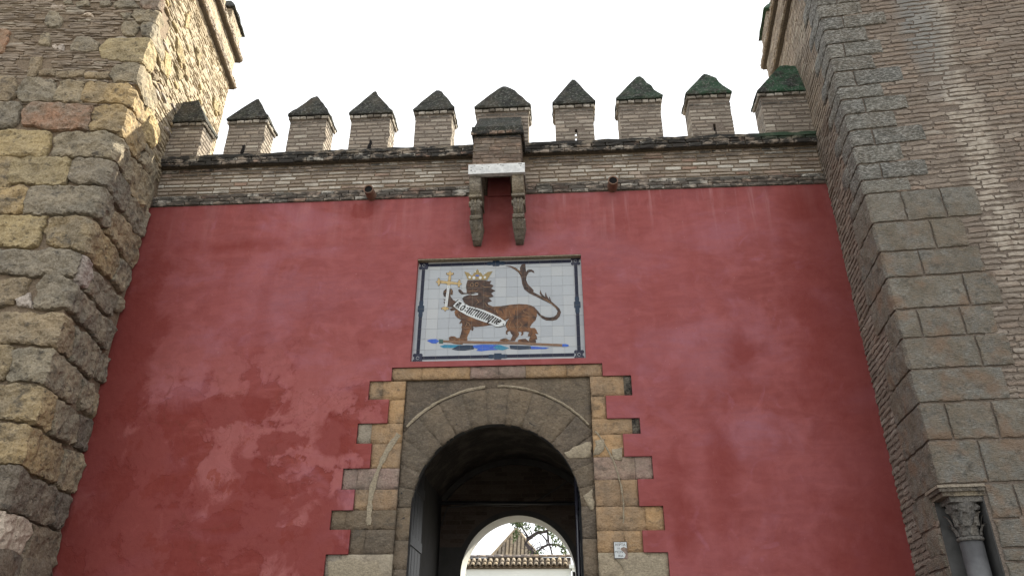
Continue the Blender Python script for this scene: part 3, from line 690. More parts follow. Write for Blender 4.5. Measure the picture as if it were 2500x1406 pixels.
for i, (x0, x1, ze, zp, ra, rb) in enumerate(MER):
    mr = empty('merlon', parent=gate)
    slit = {6: (x0+x1)/2+.02, 8: (x0+x1)/2+.03}.get(i)
    zt = ze-.0
    if slit:
        w = .022
        c = MB(); c.box((x0+.012, .012, 9.745), (slit-w, MD-.012, zt)); c.box((slit+w, .012, 9.745), (x1-.012, MD-.012, zt)); c.box((slit-w, .012, 10.06), (slit+w, .1, zt)); c.box((slit-w, .1, 10.4), (slit+w, MD-.012, zt))
        c.build('merlon_core', M['mortar_r'], mr)
    else: box('merlon_core', (x0+.012, .012, 9.745), (x1-.012, MD-.012, zt), M['mortar_r'], mr)
    it = []
    hole = (lambda u, z, x0=x0, s=slit: s is not None and abs(x0+u-s) < .07 and z < 10.06)
    it += courses(Vector((x0, .012, 0)), RX, NF, x1-x0, 9.76, zt-.075, .08, .25, .009, skip=hole, phase=i, gap=.022, hj=.4, wob=.009)
    it += courses(Vector((x1-.012, 0, 0)), Vector((0, 1, 0)), Vector((1, 0, 0)), MD, 9.76, zt-.075, .08, .21, .009, phase=i+.5, gap=.02, hj=.3)
    it += courses(Vector((x0+.012, MD, 0)), Vector((0, -1, 0)), Vector((-1, 0, 0)), MD, 9.76, zt-.075, .08, .21, .009, phase=i+.7)
    # header row under the cap
    e = .03
    lay(mr, it, M['brick_m'], 90); it = []
    it += courses(Vector((x0-e, .01, 0)), RX, NF, x1-x0+2*e, zt-.07, zt-.005, .065, .13, .045, gap=.016)
    it += courses(Vector((x1-.01, -e, 0)), Vector((0, 1, 0)), Vector((1, 0, 0)), MD+2*e, zt-.07, zt-.005, .065, .13, .045)
    it += courses(Vector((x0+.01, MD+e, 0)), Vector((0, -1, 0)), Vector((-1, 0, 0)), MD+2*e, zt-.07, zt-.005, .065, .13, .045)
    lay(mr, it, M['brick_h'], 30)
    cap_mesh(x0-.04, x1+.04, -.055, MD+.055, zt, zp, ra, rb, M['capg'] if i == 9 else M['cap'], mr)
    if slit:
        pass
    if i in (1, 3):          # small broken hole at the foot, a black patch painting its shade
        xh = (x0+x1)/2+(.02 if i == 1 else .03)
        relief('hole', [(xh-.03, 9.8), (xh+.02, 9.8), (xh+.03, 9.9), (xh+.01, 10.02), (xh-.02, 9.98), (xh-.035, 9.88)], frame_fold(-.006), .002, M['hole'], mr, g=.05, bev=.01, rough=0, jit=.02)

# ------------------------------------------------------------------ box machicolation over the gate
bx = empty('machicolation', 'small brick box turret on two carved stone corbels over the gate', parent=gate)
X0, X1, YF = -.40, .385, -.53
b = MB(); b.box((X0+.01, YF+.01, 8.93), (X1-.01, YF+.14, 9.55)); b.box((X0+.01, YF+.2, 8.93), (X0+.2, -.0, 9.55)); b.box((X1-.2, YF+.2, 8.93), (X1-.01, -.0, 9.55))
b.build('turret_core', M['mortar'], bx)
it = courses(Vector((X0, YF+.01, 0)), RX, NF, X1-X0, 8.94, 9.54, .075, .24, .02)
it += courses(Vector((X1-.01, YF, 0)), Vector((0, 1, 0)), Vector((1, 0, 0)), -YF, 8.94, 9.54, .075, .24, .016)
it += courses(Vector((X0+.01, 0, 0)), Vector((0, -1, 0)), Vector((-1, 0, 0)), -YF, 8.94, 9.54, .075, .24, .016)
it += courses(Vector((X0-.045, YF-.03, 0)), RX, NF, X1-X0+.09, 9.55, 9.62, .07, .13, .04)
it += courses(Vector((X1+.025, YF-.04, 0)), Vector((0, 1, 0)), Vector((1, 0, 0)), -YF+.04, 9.55, 9.62, .07, .13, .03)
lay(bx, it, M['brick_b'], 200)
box('cornice', (X0-.03, YF-.045, 9.56), (X1+.03, 0, 9.715), M['cap'], bx, .004)
s = MB(); zr = 10.36
s.raw([(X0+.0, YF-.02, 9.715), (X1, YF-.02, 9.715), (X1, 0, 9.715), (X0, 0, 9.715), (X0+.02, -.02, zr), (X1-.02, -.02, zr), (X1-.02, 0, zr), (X0+.02, 0, zr)], [(0, 3, 2, 1), (4, 5, 6, 7), (0, 1, 5, 4), (1, 2, 6, 5), (2, 3, 7, 6), (3, 0, 4, 7)])
s.build('sloping_roof', M['cap'], bx)
box('red_backing', (X0+.2, -.038, 8.70), (X1-.2, -.0, 9.55), M['red'], bx)
lt = box('lintel', (-.455, -.60, 8.745), (.45, -.0, 8.93), M['marble'], bx, .002)
lt.data.vertices  # plain slab
bm = bmesh.new(); bm.from_mesh(lt.data); bmesh.ops.bevel(bm, geom=bm.edges[:], offset=.006, segments=1, affect='EDGES'); bm.to_mesh(lt.data); bm.free()
# the slab spans only the front: open well behind it
bpy.data.objects.remove(lt); lm = MB(); lm.box((-.455, -.60, 8.745), (.45, -.51, 8.93)); lm.build('lintel', M['marble'], bx)
lm = MB(); lm.box((-.45, -.51, 8.747), (-.215, 0, 8.928)); lm.box((.21, -.51, 8.747), (.445, 0, 8.928)); lm.box((-.215, -.51, 8.80), (.21, -.40, 8.928)); lm.build('bearer', M['corbel'], bx)
# faint ink-like lichen marks on the slab
mk = MB()
for q in range(26):
    x = random.choice([random.uniform(-.44, -.36), random.uniform(-.28, -.1), random.uniform(-.05, .05), random.uniform(.3, .44), random.uniform(-.3, .3)]); zz = random.uniform(8.76, 8.92); w = random.uniform(.004, .014)
    mk.raw([(x, -.602, zz), (x+w*2, -.602, zz+random.uniform(-.004, .004)), (x+w*2.3, -.602, zz+w*.7), (x+w*.4, -.602, zz+w*.6)], [(0, 1, 2, 3)])
tag(mk.build('lichen_specks', M['cap'], bx, fix=False), kind='stuff')
def corbel(xc, w):
    cb = empty('corbel', parent=bx)
    def ext(name, prof, w0, w1=None, mat='corbel'):
        w1 = w1 or w0; mb = MB(); n = len(prof)
        zt, zb = max(p[1] for p in prof), min(p[1] for p in prof)
        vs = []
        for s in (-1, 1):
            for y, zz in prof:
                k = (zt-zz)/(zt-zb); vs.append((xc+s*(w0+(w1-w0)*k)/2, y+noise.noise((xc*3+s, y*8, zz*8))*.008, zz))
        fs = [list(range(n)), list(range(n, 2*n))[::-1]]+[(i, (i+1) % n, n+(i+1) % n, n+i) for i in range(n)]
        o = mb.raw(vs, fs).build(name, M[mat], cb)
        bm = bmesh.new(); bm.from_mesh(o.data); bmesh.ops.bevel(bm, geom=[e for e in bm.edges if len(e.link_faces) == 2 and e.calc_face_angle(0) > .5], offset=.006, segments=2, affect='EDGES'); bm.to_mesh(o.data); bm.free()
        return o
    ext('bracket_head', [(0, 8.745), (-.55, 8.745), (-.55, 8.69), (-.575, 8.66), (-.575, 8.60), (-.56, 8.54), (-.52, 8.47), (-.46, 8.42), (0, 8.42)], w)
    ext('fillet', [(0, 8.42), (-.50, 8.42), (-.50, 8.375), (0, 8.375)], w+.02)
    ext('neck', [(0, 8.375), (-.42, 8.375), (-.45, 8.33), (-.455, 8.25), (-.42, 8.17), (-.36, 8.12), (0, 8.12)], w-.03)
    for s in (-1, 1):
        mb = MB(); mb.tube([(xc+s*(w/2-.02), -.40, 8.30), (xc+s*(w/2+.012), -.40, 8.30)], [.05, .045], 12); mb.build('scroll', M['corbel'], cb)
    for q in range(3):
        mb = MB(); xx = xc+(q-1)*w*.26; mb.tube([(xx, -.44, 8.36), (xx, -.462, 8.28), (xx, -.43, 8.18), (xx, -.37, 8.13)], .014, 6); mb.build('flute', M['corbel'], cb)
    ext('band', [(0, 8.12), (-.37, 8.12), (-.385, 8.09), (-.36, 8.055), (0, 8.055)], w)
    ext('capital', [(0, 8.055), (-.33, 8.055), (-.33, 8.0), (-.25, 7.88), (-.15, 7.78), (-.06, 7.755), (0, 7.755)], w+.03, w*.66)
    for q in range(3):
        mb = MB(); xx = xc+(q-1)*w*.33
        mb.raw([(xx-.028, -.335, 8.045), (xx+.028, -.335, 8.045), (xx+.018, -.272, 7.90), (xx-.018, -.272, 7.90), (xx, -.365, 8.02), (xx, -.29, 7.885)], [(0, 4, 5, 3), (4, 1, 2, 5), (0, 1, 4), (3, 5, 2)])
        mb.build('leaf_carving', M['corbel'], cb)
corbel(-.345, .185); corbel(.335, .185)

# ------------------------------------------------------------------ clay spouts
for i, (x, lab) in enumerate(((-2.155, 'short clay drain spout under the parapet, between the stone tower and the corbelled turret'), (1.862, 'short clay drain spout under the parapet, between the brick tower and the corbelled turret'))):
    sp = empty('drain_spout', lab, 'spout', 'clay spouts draining the parapet')
    zc = 8.80; mb = MB(); n = 16; prof = [(.085, .0), (.085, -.1), (.078, -.24), (.083, -.27), (.068, -.27), (.064, -.25)]
    y0 = .06; vs = [(x+r*math.cos(k*2*math.pi/n), y0+yy*1.2, zc+r*math.sin(k*2*math.pi/n)+yy*.12) for r, yy in prof for k in range(n)]
    fs = [(a*n+k, a*n+(k+1) % n, (a+1)*n+(k+1) % n, (a+1)*n+k) for a in range(len(prof)-1) for k in range(n)]
    mb.raw(vs, fs).build('pipe', M['clay'], sp, True)
    m2 = MB(); m2.tube([(x, y0-.02, zc-.002), (x, y0-.305, zc-.03)], .064, 16); m2.build('pipe_bore', M['hole'], sp)  # bore is a black plug painting the shade inside the pipe

# ------------------------------------------------------------------ tile panel
tp = empty('tile_panel', 'white glazed tile panel of a crowned brown lion with gold cross over the doorway', 'tile panel')
box('bedding', (-1.312, .104, 5.80), (1.312, .138, 7.60), M['grout'], tp)
tv = []
zl = [5.803]+[TZ0+TZP*k for k in range(10)]+[7.562]; xl = [-1.308]+[TX0+TXP*k for k in range(-7, 8)]+[1.308]
xl = sorted(set(round(q, 4) for q in xl if -1.31 < q < 1.31)); xl = [q for i, q in enumerate(xl) if i == 0 or q-xl[i-1] > .02]; zl = [q for i, q in enumerate(zl) if i == 0 or q-zl[i-1] > .02]
_t = {}
for i in range(len(xl)-1):
    for j in range(len(zl)-1):
        w = xl[i+1]-xl[i]-.002; h = zl[j+1]-zl[j]-.002
        key = (round(w, 3), round(h, 3))
        if key not in _t:
            a, c = w/2, h/2; e = .0015
            me = pydata('tile', [(-a, .012, -c), (a, .012, -c), (a, .012, c), (-a, .012, c), (-a, .0012, -c), (a, .0012, -c), (a, .0012, c), (-a, .0012, c), (-a+e, 0, -c+e), (a-e, 0, -c+e), (a-e, 0, c-e), (-a+e, 0, c-e)],
                        [(0, 1, 5, 4), (1, 2, 6, 5), (2, 3, 7, 6), (3, 0, 4, 7), (4, 5, 9, 8), (5, 6, 10, 9), (6, 7, 11, 10), (7, 4, 8, 11), (8, 9, 10, 11)])
            me.materials.append(M['tile']); _t[key] = me
        o = bpy.data.objects.new('tile', _t[key]); col.objects.link(o); o.parent = tp
        o.location = ((xl[i]+xl[i+1])/2, .1+random.uniform(-.0005, .0005), (zl[j]+zl[j+1])/2); o.rotation_euler = (random.uniform(-.006, .006), 0, random.uniform(-.006, .006))
LION = {"torso":[[[-0.171,6.768],[-0.089,6.728],[0.047,6.732],[0.183,6.751],[0.319,6.76],[0.427,6.751],[0.508,6.729],[0.562,6.695],[0.588,6.634],[0.594,6.552],[0.573,6.479],[0.519,6.421],[0.486,6.371],[0.492,6.349],[0.559,6.347],[0.585,6.31],[0.591,6.281],[0.613,6.244],[0.564,6.248],[0.584,6.216],[0.594,6.158],[0.57,6.156],[0.576,6.115],[0.556,6.073],[0.503,6.06],[0.438,6.083],[0.359,6.085],[0.306,6.108],[0.299,6.144],[0.319,6.165],[0.372,6.171],[0.412,6.174],[0.445,6.147],[0.464,6.132],[0.478,6.175],[0.485,6.204],[0.452,6.212],[0.458,6.248],[0.472,6.276],[0.425,6.292],[0.385,6.286],[0.385,6.25],[0.359,6.221],[0.343,6.233],[0.359,6.258],[0.346,6.287],[0.306,6.288],[0.319,6.251],[0.306,6.216],[0.266,6.166],[0.259,6.137],[0.094,6.134],[0.021,6.143],[0.034,6.169],[0.08,6.185],[0.12,6.187],[0.16,6.162],[0.186,6.154],[0.206,6.196],[0.219,6.232],[0.192,6.269],[0.179,6.306],[0.146,6.292],[0.139,6.271],[0.149,6.248],[0.133,6.245],[0.115,6.271],[0.119,6.307],[0.139,6.336],[0.118,6.373],[0.118,6.432],[0.144,6.49],[0.171,6.519],[0.117,6.491],[0.05,6.463],[-0.085,6.526],[-0.182,6.633]]],"chest":[[[-0.553,6.749],[-0.142,6.662],[-0.005,6.569],[0.05,6.478],[-0.097,6.416],[-0.217,6.397],[-0.352,6.386],[-0.386,6.394],[-0.38,6.357],[-0.39,6.321],[-0.411,6.336],[-0.404,6.35],[-0.431,6.336],[-0.437,6.307],[-0.462,6.25],[-0.474,6.214],[-0.466,6.17],[-0.492,6.149],[-0.526,6.157],[-0.525,6.128],[-0.544,6.1],[-0.597,6.104],[-0.651,6.11],[-0.719,6.133],[-0.757,6.156],[-0.748,6.184],[-0.756,6.221],[-0.723,6.242],[-0.669,6.24],[-0.628,6.21],[-0.588,6.216],[-0.57,6.289],[-0.559,6.347],[-0.567,6.391],[-0.556,6.435],[-0.57,6.465],[-0.59,6.444],[-0.604,6.459],[-0.572,6.51],[-0.627,6.541],[-0.67,6.587],[-0.686,6.647],[-0.667,6.692]]],"head":[[[-0.499,7.202],[-0.235,7.194],[-0.165,7.176],[-0.117,7.179],[-0.144,7.128],[-0.084,7.095],[-0.121,7.042],[-0.055,7.002],[-0.12,6.958],[-0.078,6.903],[-0.153,6.874],[-0.104,6.82],[-0.172,6.799],[-0.157,6.753],[-0.087,6.661],[-0.223,6.664],[-0.36,6.698],[-0.471,6.747],[-0.541,6.81],[-0.574,6.879],[-0.552,6.909],[-0.504,6.931],[-0.45,6.944],[-0.339,6.941],[-0.329,6.964],[-0.368,6.98],[-0.423,6.974],[-0.506,6.977],[-0.507,7.023],[-0.519,7.07],[-0.515,7.132]]],"tongue":[[[-0.361,6.96],[-0.422,6.95],[-0.505,6.958],[-0.588,6.955],[-0.628,6.993],[-0.642,7.03],[-0.626,7.05],[-0.593,7.026],[-0.554,6.981],[-0.506,6.974],[-0.368,6.97]]],"arm":[[[-0.638,6.812],[-0.715,6.86],[-0.752,6.915],[-0.764,6.946],[-0.726,6.953],[-0.722,7.014],[-0.744,7.054],[-0.786,7.066],[-0.841,7.057],[-0.874,7.019],[-0.879,6.973],[-0.863,6.926],[-0.821,6.909],[-0.805,6.863],[-0.872,6.88],[-0.831,6.833],[-0.869,6.827],[-0.836,6.788],[-0.786,6.741],[-0.717,6.731],[-0.763,6.702],[-0.742,6.671],[-0.687,6.677],[-0.634,6.706]]],"tail":[[[0.095,7.439],[0.179,7.441],[0.263,7.406],[0.332,7.341],[0.332,7.404],[0.36,7.459],[0.419,7.468],[0.423,7.385],[0.429,7.322],[0.457,7.36],[0.513,7.363],[0.554,7.333],[0.56,7.294],[0.512,7.322],[0.471,7.312],[0.436,7.243],[0.429,7.18],[0.456,7.102],[0.51,7.038],[0.548,6.991],[0.541,6.961],[0.591,6.928],[0.672,6.88],[0.639,6.935],[0.651,6.996],[0.673,6.926],[0.724,6.867],[0.723,6.909],[0.734,6.955],[0.751,6.885],[0.793,6.816],[0.783,6.847],[0.792,6.88],[0.817,6.793],[0.886,6.723],[0.938,6.669],[0.963,6.601],[0.941,6.528],[0.894,6.477],[0.827,6.46],[0.733,6.467],[0.667,6.506],[0.588,6.597],[0.548,6.635],[0.548,6.702],[0.602,6.641],[0.655,6.565],[0.721,6.526],[0.788,6.517],[0.855,6.527],[0.896,6.566],[0.91,6.617],[0.885,6.67],[0.819,6.74],[0.725,6.795],[0.645,6.843],[0.564,6.891],[0.469,6.947],[0.401,7.011],[0.367,7.105],[0.353,7.214],[0.332,7.27],[0.305,7.318],[0.249,7.367],[0.179,7.417]]],"shaft":[[[-0.848,6.18],[-0.479,6.159],[0.306,6.122],[0.583,6.098],[0.976,6.07],[0.975,6.031],[0.582,6.058],[0.306,6.082],[-0.477,6.115],[-0.846,6.143]]],"collar":[[[-0.905,6.195],[-0.839,6.187],[-0.838,6.121],[-0.899,6.126]]],"blade":[[[-1.09,6.178],[-1.031,6.201],[-0.95,6.202],[-0.901,6.166],[-0.946,6.127],[-1.013,6.133]],[[0.97,6.07],[1.015,6.072],[1.052,6.061],[1.07,6.043],[1.04,6.024],[0.968,6.026]]],"teal":[[[-0.89,6.082],[-0.811,6.106],[-0.557,6.093],[-0.582,6.058],[-0.715,6.047],[-0.835,6.052]],[[-0.184,6.062],[0.028,6.083],[0.174,6.025],[0.069,5.992],[-0.011,6.008],[-0.076,6.003]]],"ink":[[[-0.707,6.025],[-0.61,6.084],[-0.477,6.091],[-0.343,6.083],[-0.368,6.017],[-0.5,6.001],[-0.607,6.004]],[[0.174,6.068],[0.49,6.053],[0.503,6.003],[0.319,5.996],[0.187,6.011]]],"blue":[[[-0.383,6.084],[-0.237,6.095],[0.002,6.082],[-0.077,6.038],[0.003,6.001],[-0.142,5.997],[-0.248,5.985],[-0.328,5.994],[-0.302,6.022],[-0.369,6.045]],[[0.49,6.049],[0.661,6.03],[0.772,6.018],[0.713,5.998],[0.503,5.999]],[[-0.312,7.278],[-0.318,7.27],[-0.335,7.265],[-0.356,7.266],[-0.372,7.271],[-0.379,7.28],[-0.373,7.288],[-0.356,7.293],[-0.336,7.292],[-0.319,7.286]]],"gold_crown":[[[-0.558,7.362],[-0.483,7.332],[-0.453,7.295],[-0.429,7.279],[-0.405,7.32],[-0.378,7.348],[-0.349,7.401],[-0.308,7.346],[-0.277,7.316],[-0.256,7.273],[-0.23,7.296],[-0.182,7.338],[-0.102,7.352],[-0.187,7.197],[-0.493,7.213]]],"white_dot":[[[-0.445,7.252],[-0.449,7.238],[-0.459,7.23],[-0.472,7.231],[-0.483,7.24],[-0.487,7.254],[-0.483,7.267],[-0.473,7.276],[-0.46,7.275],[-0.45,7.266]],[[-0.375,7.241],[-0.379,7.225],[-0.391,7.216],[-0.405,7.216],[-0.418,7.226],[-0.423,7.242],[-0.418,7.258],[-0.407,7.267],[-0.392,7.267],[-0.38,7.256]],[[-0.274,7.237],[-0.278,7.222],[-0.289,7.212],[-0.304,7.213],[-0.316,7.223],[-0.321,7.239],[-0.317,7.254],[-0.305,7.264],[-0.29,7.263],[-0.278,7.253]],[[-0.206,7.245],[-0.209,7.232],[-0.219,7.224],[-0.231,7.224],[-0.24,7.233],[-0.244,7.246],[-0.241,7.259],[-0.231,7.266],[-0.219,7.266],[-0.21,7.258]],[[-0.444,7.322],[-0.446,7.315],[-0.451,7.311],[-0.457,7.312],[-0.462,7.316],[-0.464,7.322],[-0.462,7.329],[-0.458,7.333],[-0.452,7.332],[-0.447,7.328]],[[-0.221,7.324],[-0.223,7.317],[-0.228,7.314],[-0.234,7.314],[-0.239,7.318],[-0.241,7.325],[-0.239,7.331],[-0.234,7.335],[-0.228,7.335],[-0.223,7.33]],[[-0.368,7.348],[-0.37,7.341],[-0.375,7.337],[-0.381,7.338],[-0.386,7.342],[-0.388,7.348],[-0.386,7.355],[-0.381,7.359],[-0.375,7.358],[-0.37,7.354]],[[-0.301,7.345],[-0.303,7.339],[-0.308,7.335],[-0.314,7.335],[-0.319,7.34],[-0.321,7.346],[-0.319,7.353],[-0.314,7.356],[-0.308,7.356],[-0.303,7.352]]],"gold":[[[-0.809,7.204],[-0.802,7.291],[-0.768,7.289],[-0.77,7.203]],[[-0.817,7.189],[-0.932,7.208],[-0.93,7.164],[-0.815,7.148]],[[-0.772,7.187],[-0.665,7.168],[-0.664,7.129],[-0.77,7.143]],[[-0.805,7.306],[-0.831,7.315],[-0.84,7.336],[-0.827,7.348],[-0.812,7.338],[-0.801,7.351],[-0.786,7.377],[-0.768,7.35],[-0.756,7.337],[-0.742,7.346],[-0.728,7.332],[-0.735,7.312],[-0.76,7.305],[-0.782,7.284]],[[-0.937,7.16],[-0.942,7.132],[-0.96,7.123],[-0.972,7.139],[-0.964,7.154],[-0.976,7.167],[-1.001,7.187],[-0.978,7.205],[-0.968,7.217],[-0.977,7.233],[-0.966,7.248],[-0.948,7.238],[-0.939,7.21],[-0.918,7.184]],[[-0.649,7.172],[-0.641,7.199],[-0.623,7.206],[-0.612,7.189],[-0.621,7.175],[-0.611,7.161],[-0.588,7.139],[-0.612,7.124],[-0.624,7.113],[-0.616,7.096],[-0.628,7.082],[-0.646,7.094],[-0.651,7.123],[-0.67,7.15]],[[-0.811,6.733],[-0.786,6.724],[-0.778,6.704],[-0.792,6.692],[-0.805,6.702],[-0.816,6.691],[-0.832,6.667],[-0.849,6.693],[-0.86,6.706],[-0.874,6.698],[-0.888,6.711],[-0.88,6.73],[-0.855,6.736],[-0.834,6.756]]],"staff":[[[-0.817,7.126],[-0.775,7.122],[-0.802,6.741],[-0.843,6.745]]],"disc":[[[-0.76,7.16],[-0.762,7.143],[-0.771,7.13],[-0.785,7.123],[-0.801,7.123],[-0.815,7.131],[-0.825,7.145],[-0.829,7.162],[-0.827,7.179],[-0.818,7.193],[-0.804,7.2],[-0.788,7.199],[-0.774,7.191],[-0.764,7.177]]],"banner":[[[-0.711,6.754],[-0.652,6.828],[-0.625,6.855],[-0.555,6.807],[-0.457,6.743],[-0.361,6.716],[-0.223,6.667],[-0.086,6.598],[0.023,6.535],[0.12,6.458],[0.105,6.403],[-0.002,6.379],[-0.043,6.385],[-0.097,6.423],[-0.219,6.468],[-0.355,6.522],[-0.493,6.59],[-0.604,6.66]]],"ntop":[[[-0.622,6.827],[-0.471,6.738],[-0.292,6.674],[-0.141,6.599],[-0.004,6.527],[0.088,6.459]]],"nbot":[[[-0.683,6.745],[-0.577,6.662],[-0.411,6.577],[-0.247,6.508],[-0.097,6.445],[0.011,6.398]]],"lines":[[[-0.407,7.121],[-0.411,7.103],[-0.425,7.092],[-0.442,7.093],[-0.456,7.104],[-0.462,7.123],[-0.457,7.141],[-0.444,7.152],[-0.427,7.151],[-0.412,7.14],[-0.407,7.121]],[[-0.422,7.122],[-0.424,7.113],[-0.43,7.108],[-0.438,7.109],[-0.444,7.114],[-0.447,7.122],[-0.445,7.13],[-0.439,7.135],[-0.431,7.135],[-0.424,7.13],[-0.422,7.122]],[[-0.335,7.127],[-0.339,7.109],[-0.352,7.099],[-0.368,7.1],[-0.382,7.111],[-0.387,7.128],[-0.383,7.146],[-0.37,7.156],[-0.354,7.155],[-0.34,7.144],[-0.335,7.127]],[[-0.35,7.127],[-0.352,7.12],[-0.357,7.115],[-0.364,7.116],[-0.37,7.12],[-0.372,7.128],[-0.37,7.135],[-0.365,7.139],[-0.358,7.139],[-0.352,7.134],[-0.35,7.127]],[[-0.507,7.016],[-0.465,7.007],[-0.424,7.021],[-0.369,7.004],[-0.328,7.033]],[[-0.303,7.157],[-0.234,7.139],[-0.179,7.153]],[[-0.288,7.11],[-0.232,7.077],[-0.15,7.074]],[[-0.273,7.032],[-0.217,6.999],[-0.148,6.997]],[[-0.257,6.939],[-0.202,6.922],[-0.133,6.912]],[[-0.269,6.878],[-0.227,6.816],[-0.281,6.787],[-0.295,6.833]],[[-0.365,6.881],[-0.322,6.818],[-0.362,6.774]],[[-0.42,6.882],[-0.474,6.853],[-0.502,6.869]],[[-0.227,6.816],[-0.198,6.754],[-0.143,6.722]],[[-0.454,7.084],[-0.398,7.066],[-0.386,7.128],[-0.442,7.161],[-0.484,7.147]],[[-0.047,6.667],[-0.019,6.614]],[[0.048,6.672],[0.076,6.596]],[[0.157,6.654],[0.171,6.579],[0.184,6.548]],[[0.265,6.651],[0.268,6.561]],[[0.359,6.678],[0.379,6.632],[0.467,6.585]],[[0.453,6.511],[0.319,6.56],[0.184,6.534]],[[0.185,6.474],[0.158,6.416],[0.185,6.342]],[[0.265,6.487],[0.252,6.414],[0.292,6.325]],[[0.319,6.456],[0.359,6.411],[0.319,6.353],[0.292,6.398]],[[0.453,6.452],[0.426,6.38],[0.452,6.335]],[[-0.517,6.493],[-0.462,6.462],[-0.433,6.388]],[[-0.553,6.376],[-0.499,6.345],[-0.445,6.359]],[[-0.489,6.463],[-0.514,6.405]],[[-0.537,6.288],[-0.496,6.258],[-0.483,6.287]],[[-0.722,6.205],[-0.667,6.175],[-0.613,6.159]],[[-0.603,6.615],[-0.573,6.554]],[[-0.63,6.601],[-0.614,6.563]],[[0.388,7.402],[0.381,7.276],[0.39,7.135],[0.442,7.025]],[[0.193,7.424],[0.291,7.358],[0.36,7.277]],[[0.54,7.334],[0.457,7.321],[0.401,7.26]],[[0.618,6.897],[0.779,6.786],[0.898,6.663]],[[0.668,6.55],[0.774,6.495],[0.881,6.514]],[[-0.867,7.011],[-0.826,7.017]],[[-0.868,6.972],[-0.824,6.979]],[[-0.758,7.046],[-0.74,6.969]],[[0.319,6.15],[0.372,6.135],[0.425,6.119]],[[0.054,6.164],[0.12,6.17],[0.173,6.14]],[[0.505,6.319],[0.518,6.261],[0.491,6.204]]],"teeth":[[[-0.443,6.953],[-0.422,6.944],[-0.381,6.945],[-0.337,6.947],[-0.332,6.969],[-0.323,6.959],[-0.331,6.938],[-0.38,6.933],[-0.422,6.934]]]}
lay_y = [.0982]
def flat(mb, poly, y=None):
    y = lay_y[0] if y is None else y
    P = [Vector(p) for p in poly]; n = len(P)
    vs, es, fs, _, _, _ = delaunay_2d_cdt(P, [], [list(range(n))], 1, 1e-6)
    mb.raw([(v.x, y, v.y) for v in vs], [tuple(f) if Vector((1, 0, 0)) else f for f in fs])
def glaze(name, polys, mat, y, parent=tp, kind=None):
    mb = MB()
    for p in polys: flat(mb, p, y)
    me = pydata(name, mb.v, mb.f); bm = bmesh.new(); bm.from_mesh(me)
    bm.normal_update()
    for f in bm.faces:
        if f.normal.y > 0: f.normal_flip()
    bm.to_mesh(me); bm.free()
    o = link(name, me, mat, parent)
    if kind: o['kind'] = kind
    return o
def ribbon(pts, w):
    n = len(pts); a = []; b = []
    for i, p in enumerate(pts):
        q0, q1 = pts[max(i-1, 0)], pts[min(i+1, n-1)]; dx, dz = q1[0]-q0[0], q1[1]-q0[1]; l = math.hypot(dx, dz) or 1; ww = w/2*(.35 if i in (0, n-1) and n > 2 else 1)
        a.append((p[0]-dz/l*ww, p[1]+dx/l*ww)); b.append((p[0]+dz/l*ww, p[1]-dx/l*ww))
    return [(a[i], a[i+1], b[i+1], b[i]) for i in range(n-1)]
Y = .0975; S = .0006
def quads(name, Q, mat, y, parent=tp, kind='stuff'):
    mb = MB()
    for q in Q: mb.raw([(p[0], y, p[1]) for p in q], [tuple(range(len(q)))])
    me = pydata(name, mb.v, mb.f); bm = bmesh.new(); bm.from_mesh(me); bm.normal_update()
    for f in bm.faces:
        if f.normal.y > 0: f.normal_flip()
    bm.to_mesh(me); bm.free(); o = link(name, me, mat, parent)
    if kind: o['kind'] = kind
    return o
gr = empty('painted_ground', parent=tp)
for k_, m_, y_ in (('teal', 'p_teal', Y), ('ink', 'p_ink', Y-S*.5), ('blue', 'p_blue', Y-S*.8)):
    for P_ in LION[k_][:2]: glaze('ground_splash', [P_], M[m_], y_, gr)
lion = empty('painted_lion', parent=tp)
glaze('tail', LION['tail'], M['p_umber'], Y-S, lion); glaze('body', LION['torso'], M['p_brown'], Y-1.5*S, lion); glaze('foreleg', LION['chest'], M['p_brown'], Y-2*S, lion)
glaze('raised_paw', LION['arm'], M['p_umber'], Y-2.5*S, lion); glaze('head', LION['head'], M['p_umber'], Y-3*S, lion); glaze('tongue', LION['tongue'], M['p_umber'], Y-3.2*S, lion); glaze('teeth', LION['teeth'], M['p_white'], Y-4*S, lion)
quads('contour_line', [q for l in LION['lines'] for q in ribbon(l, .009)], M['p_line'], Y-5*S, lion)
quads('highlight_line', [q for l in LION['lines'][::2] for q in ribbon([(x+.008, z-.006) for x, z in l], .007)], paint('ochre_highlight_glaze', (.3, .17, .08)), Y-5.4*S, lion)
spr = empty('painted_spear', parent=tp)
glaze('shaft', LION['shaft'], M['p_wood'], Y-3.5*S, spr); glaze('collar', LION['collar'], M['p_green'], Y-4*S, spr); glaze('blade', LION['blade'], M['p_blue'], Y-4*S, spr)
crw = empty('painted_crown', parent=tp)
glaze('crown_gold', LION['gold_crown'], M['p_crown'], Y-4*S, crw); glaze('crown_piercing', LION['white_dot'], M['p_white'], Y-4.6*S, crw); glaze('jewel', LION['blue'][2:], M['p_blue'], Y-5.2*S, crw)
crs = empty('painted_cross', parent=tp)
def offs(P, d):
    cx = sum(p[0] for p in P)/len(P); cz = sum(p[1] for p in P)/len(P)
    return [(cx+(x-cx)*d, cz+(z-cz)*d) for x, z in P]
glaze('cross_outline', [offs(p, 1.16) for p in LION['gold']]+[offs(p, 1.12) for p in LION['disc']]+[offs(p, 1.06) for p in LION['staff']], M['p_umber'], Y-4*S, crs)
glaze('cross_gold', LION['gold'], M['p_gold'], Y-4.5*S, crs); glaze('staff', LION['staff'], M['p_white'], Y-4.8*S, crs); glaze('disc', LION['disc'], M['p_gold'], Y-5.2*S, crs)
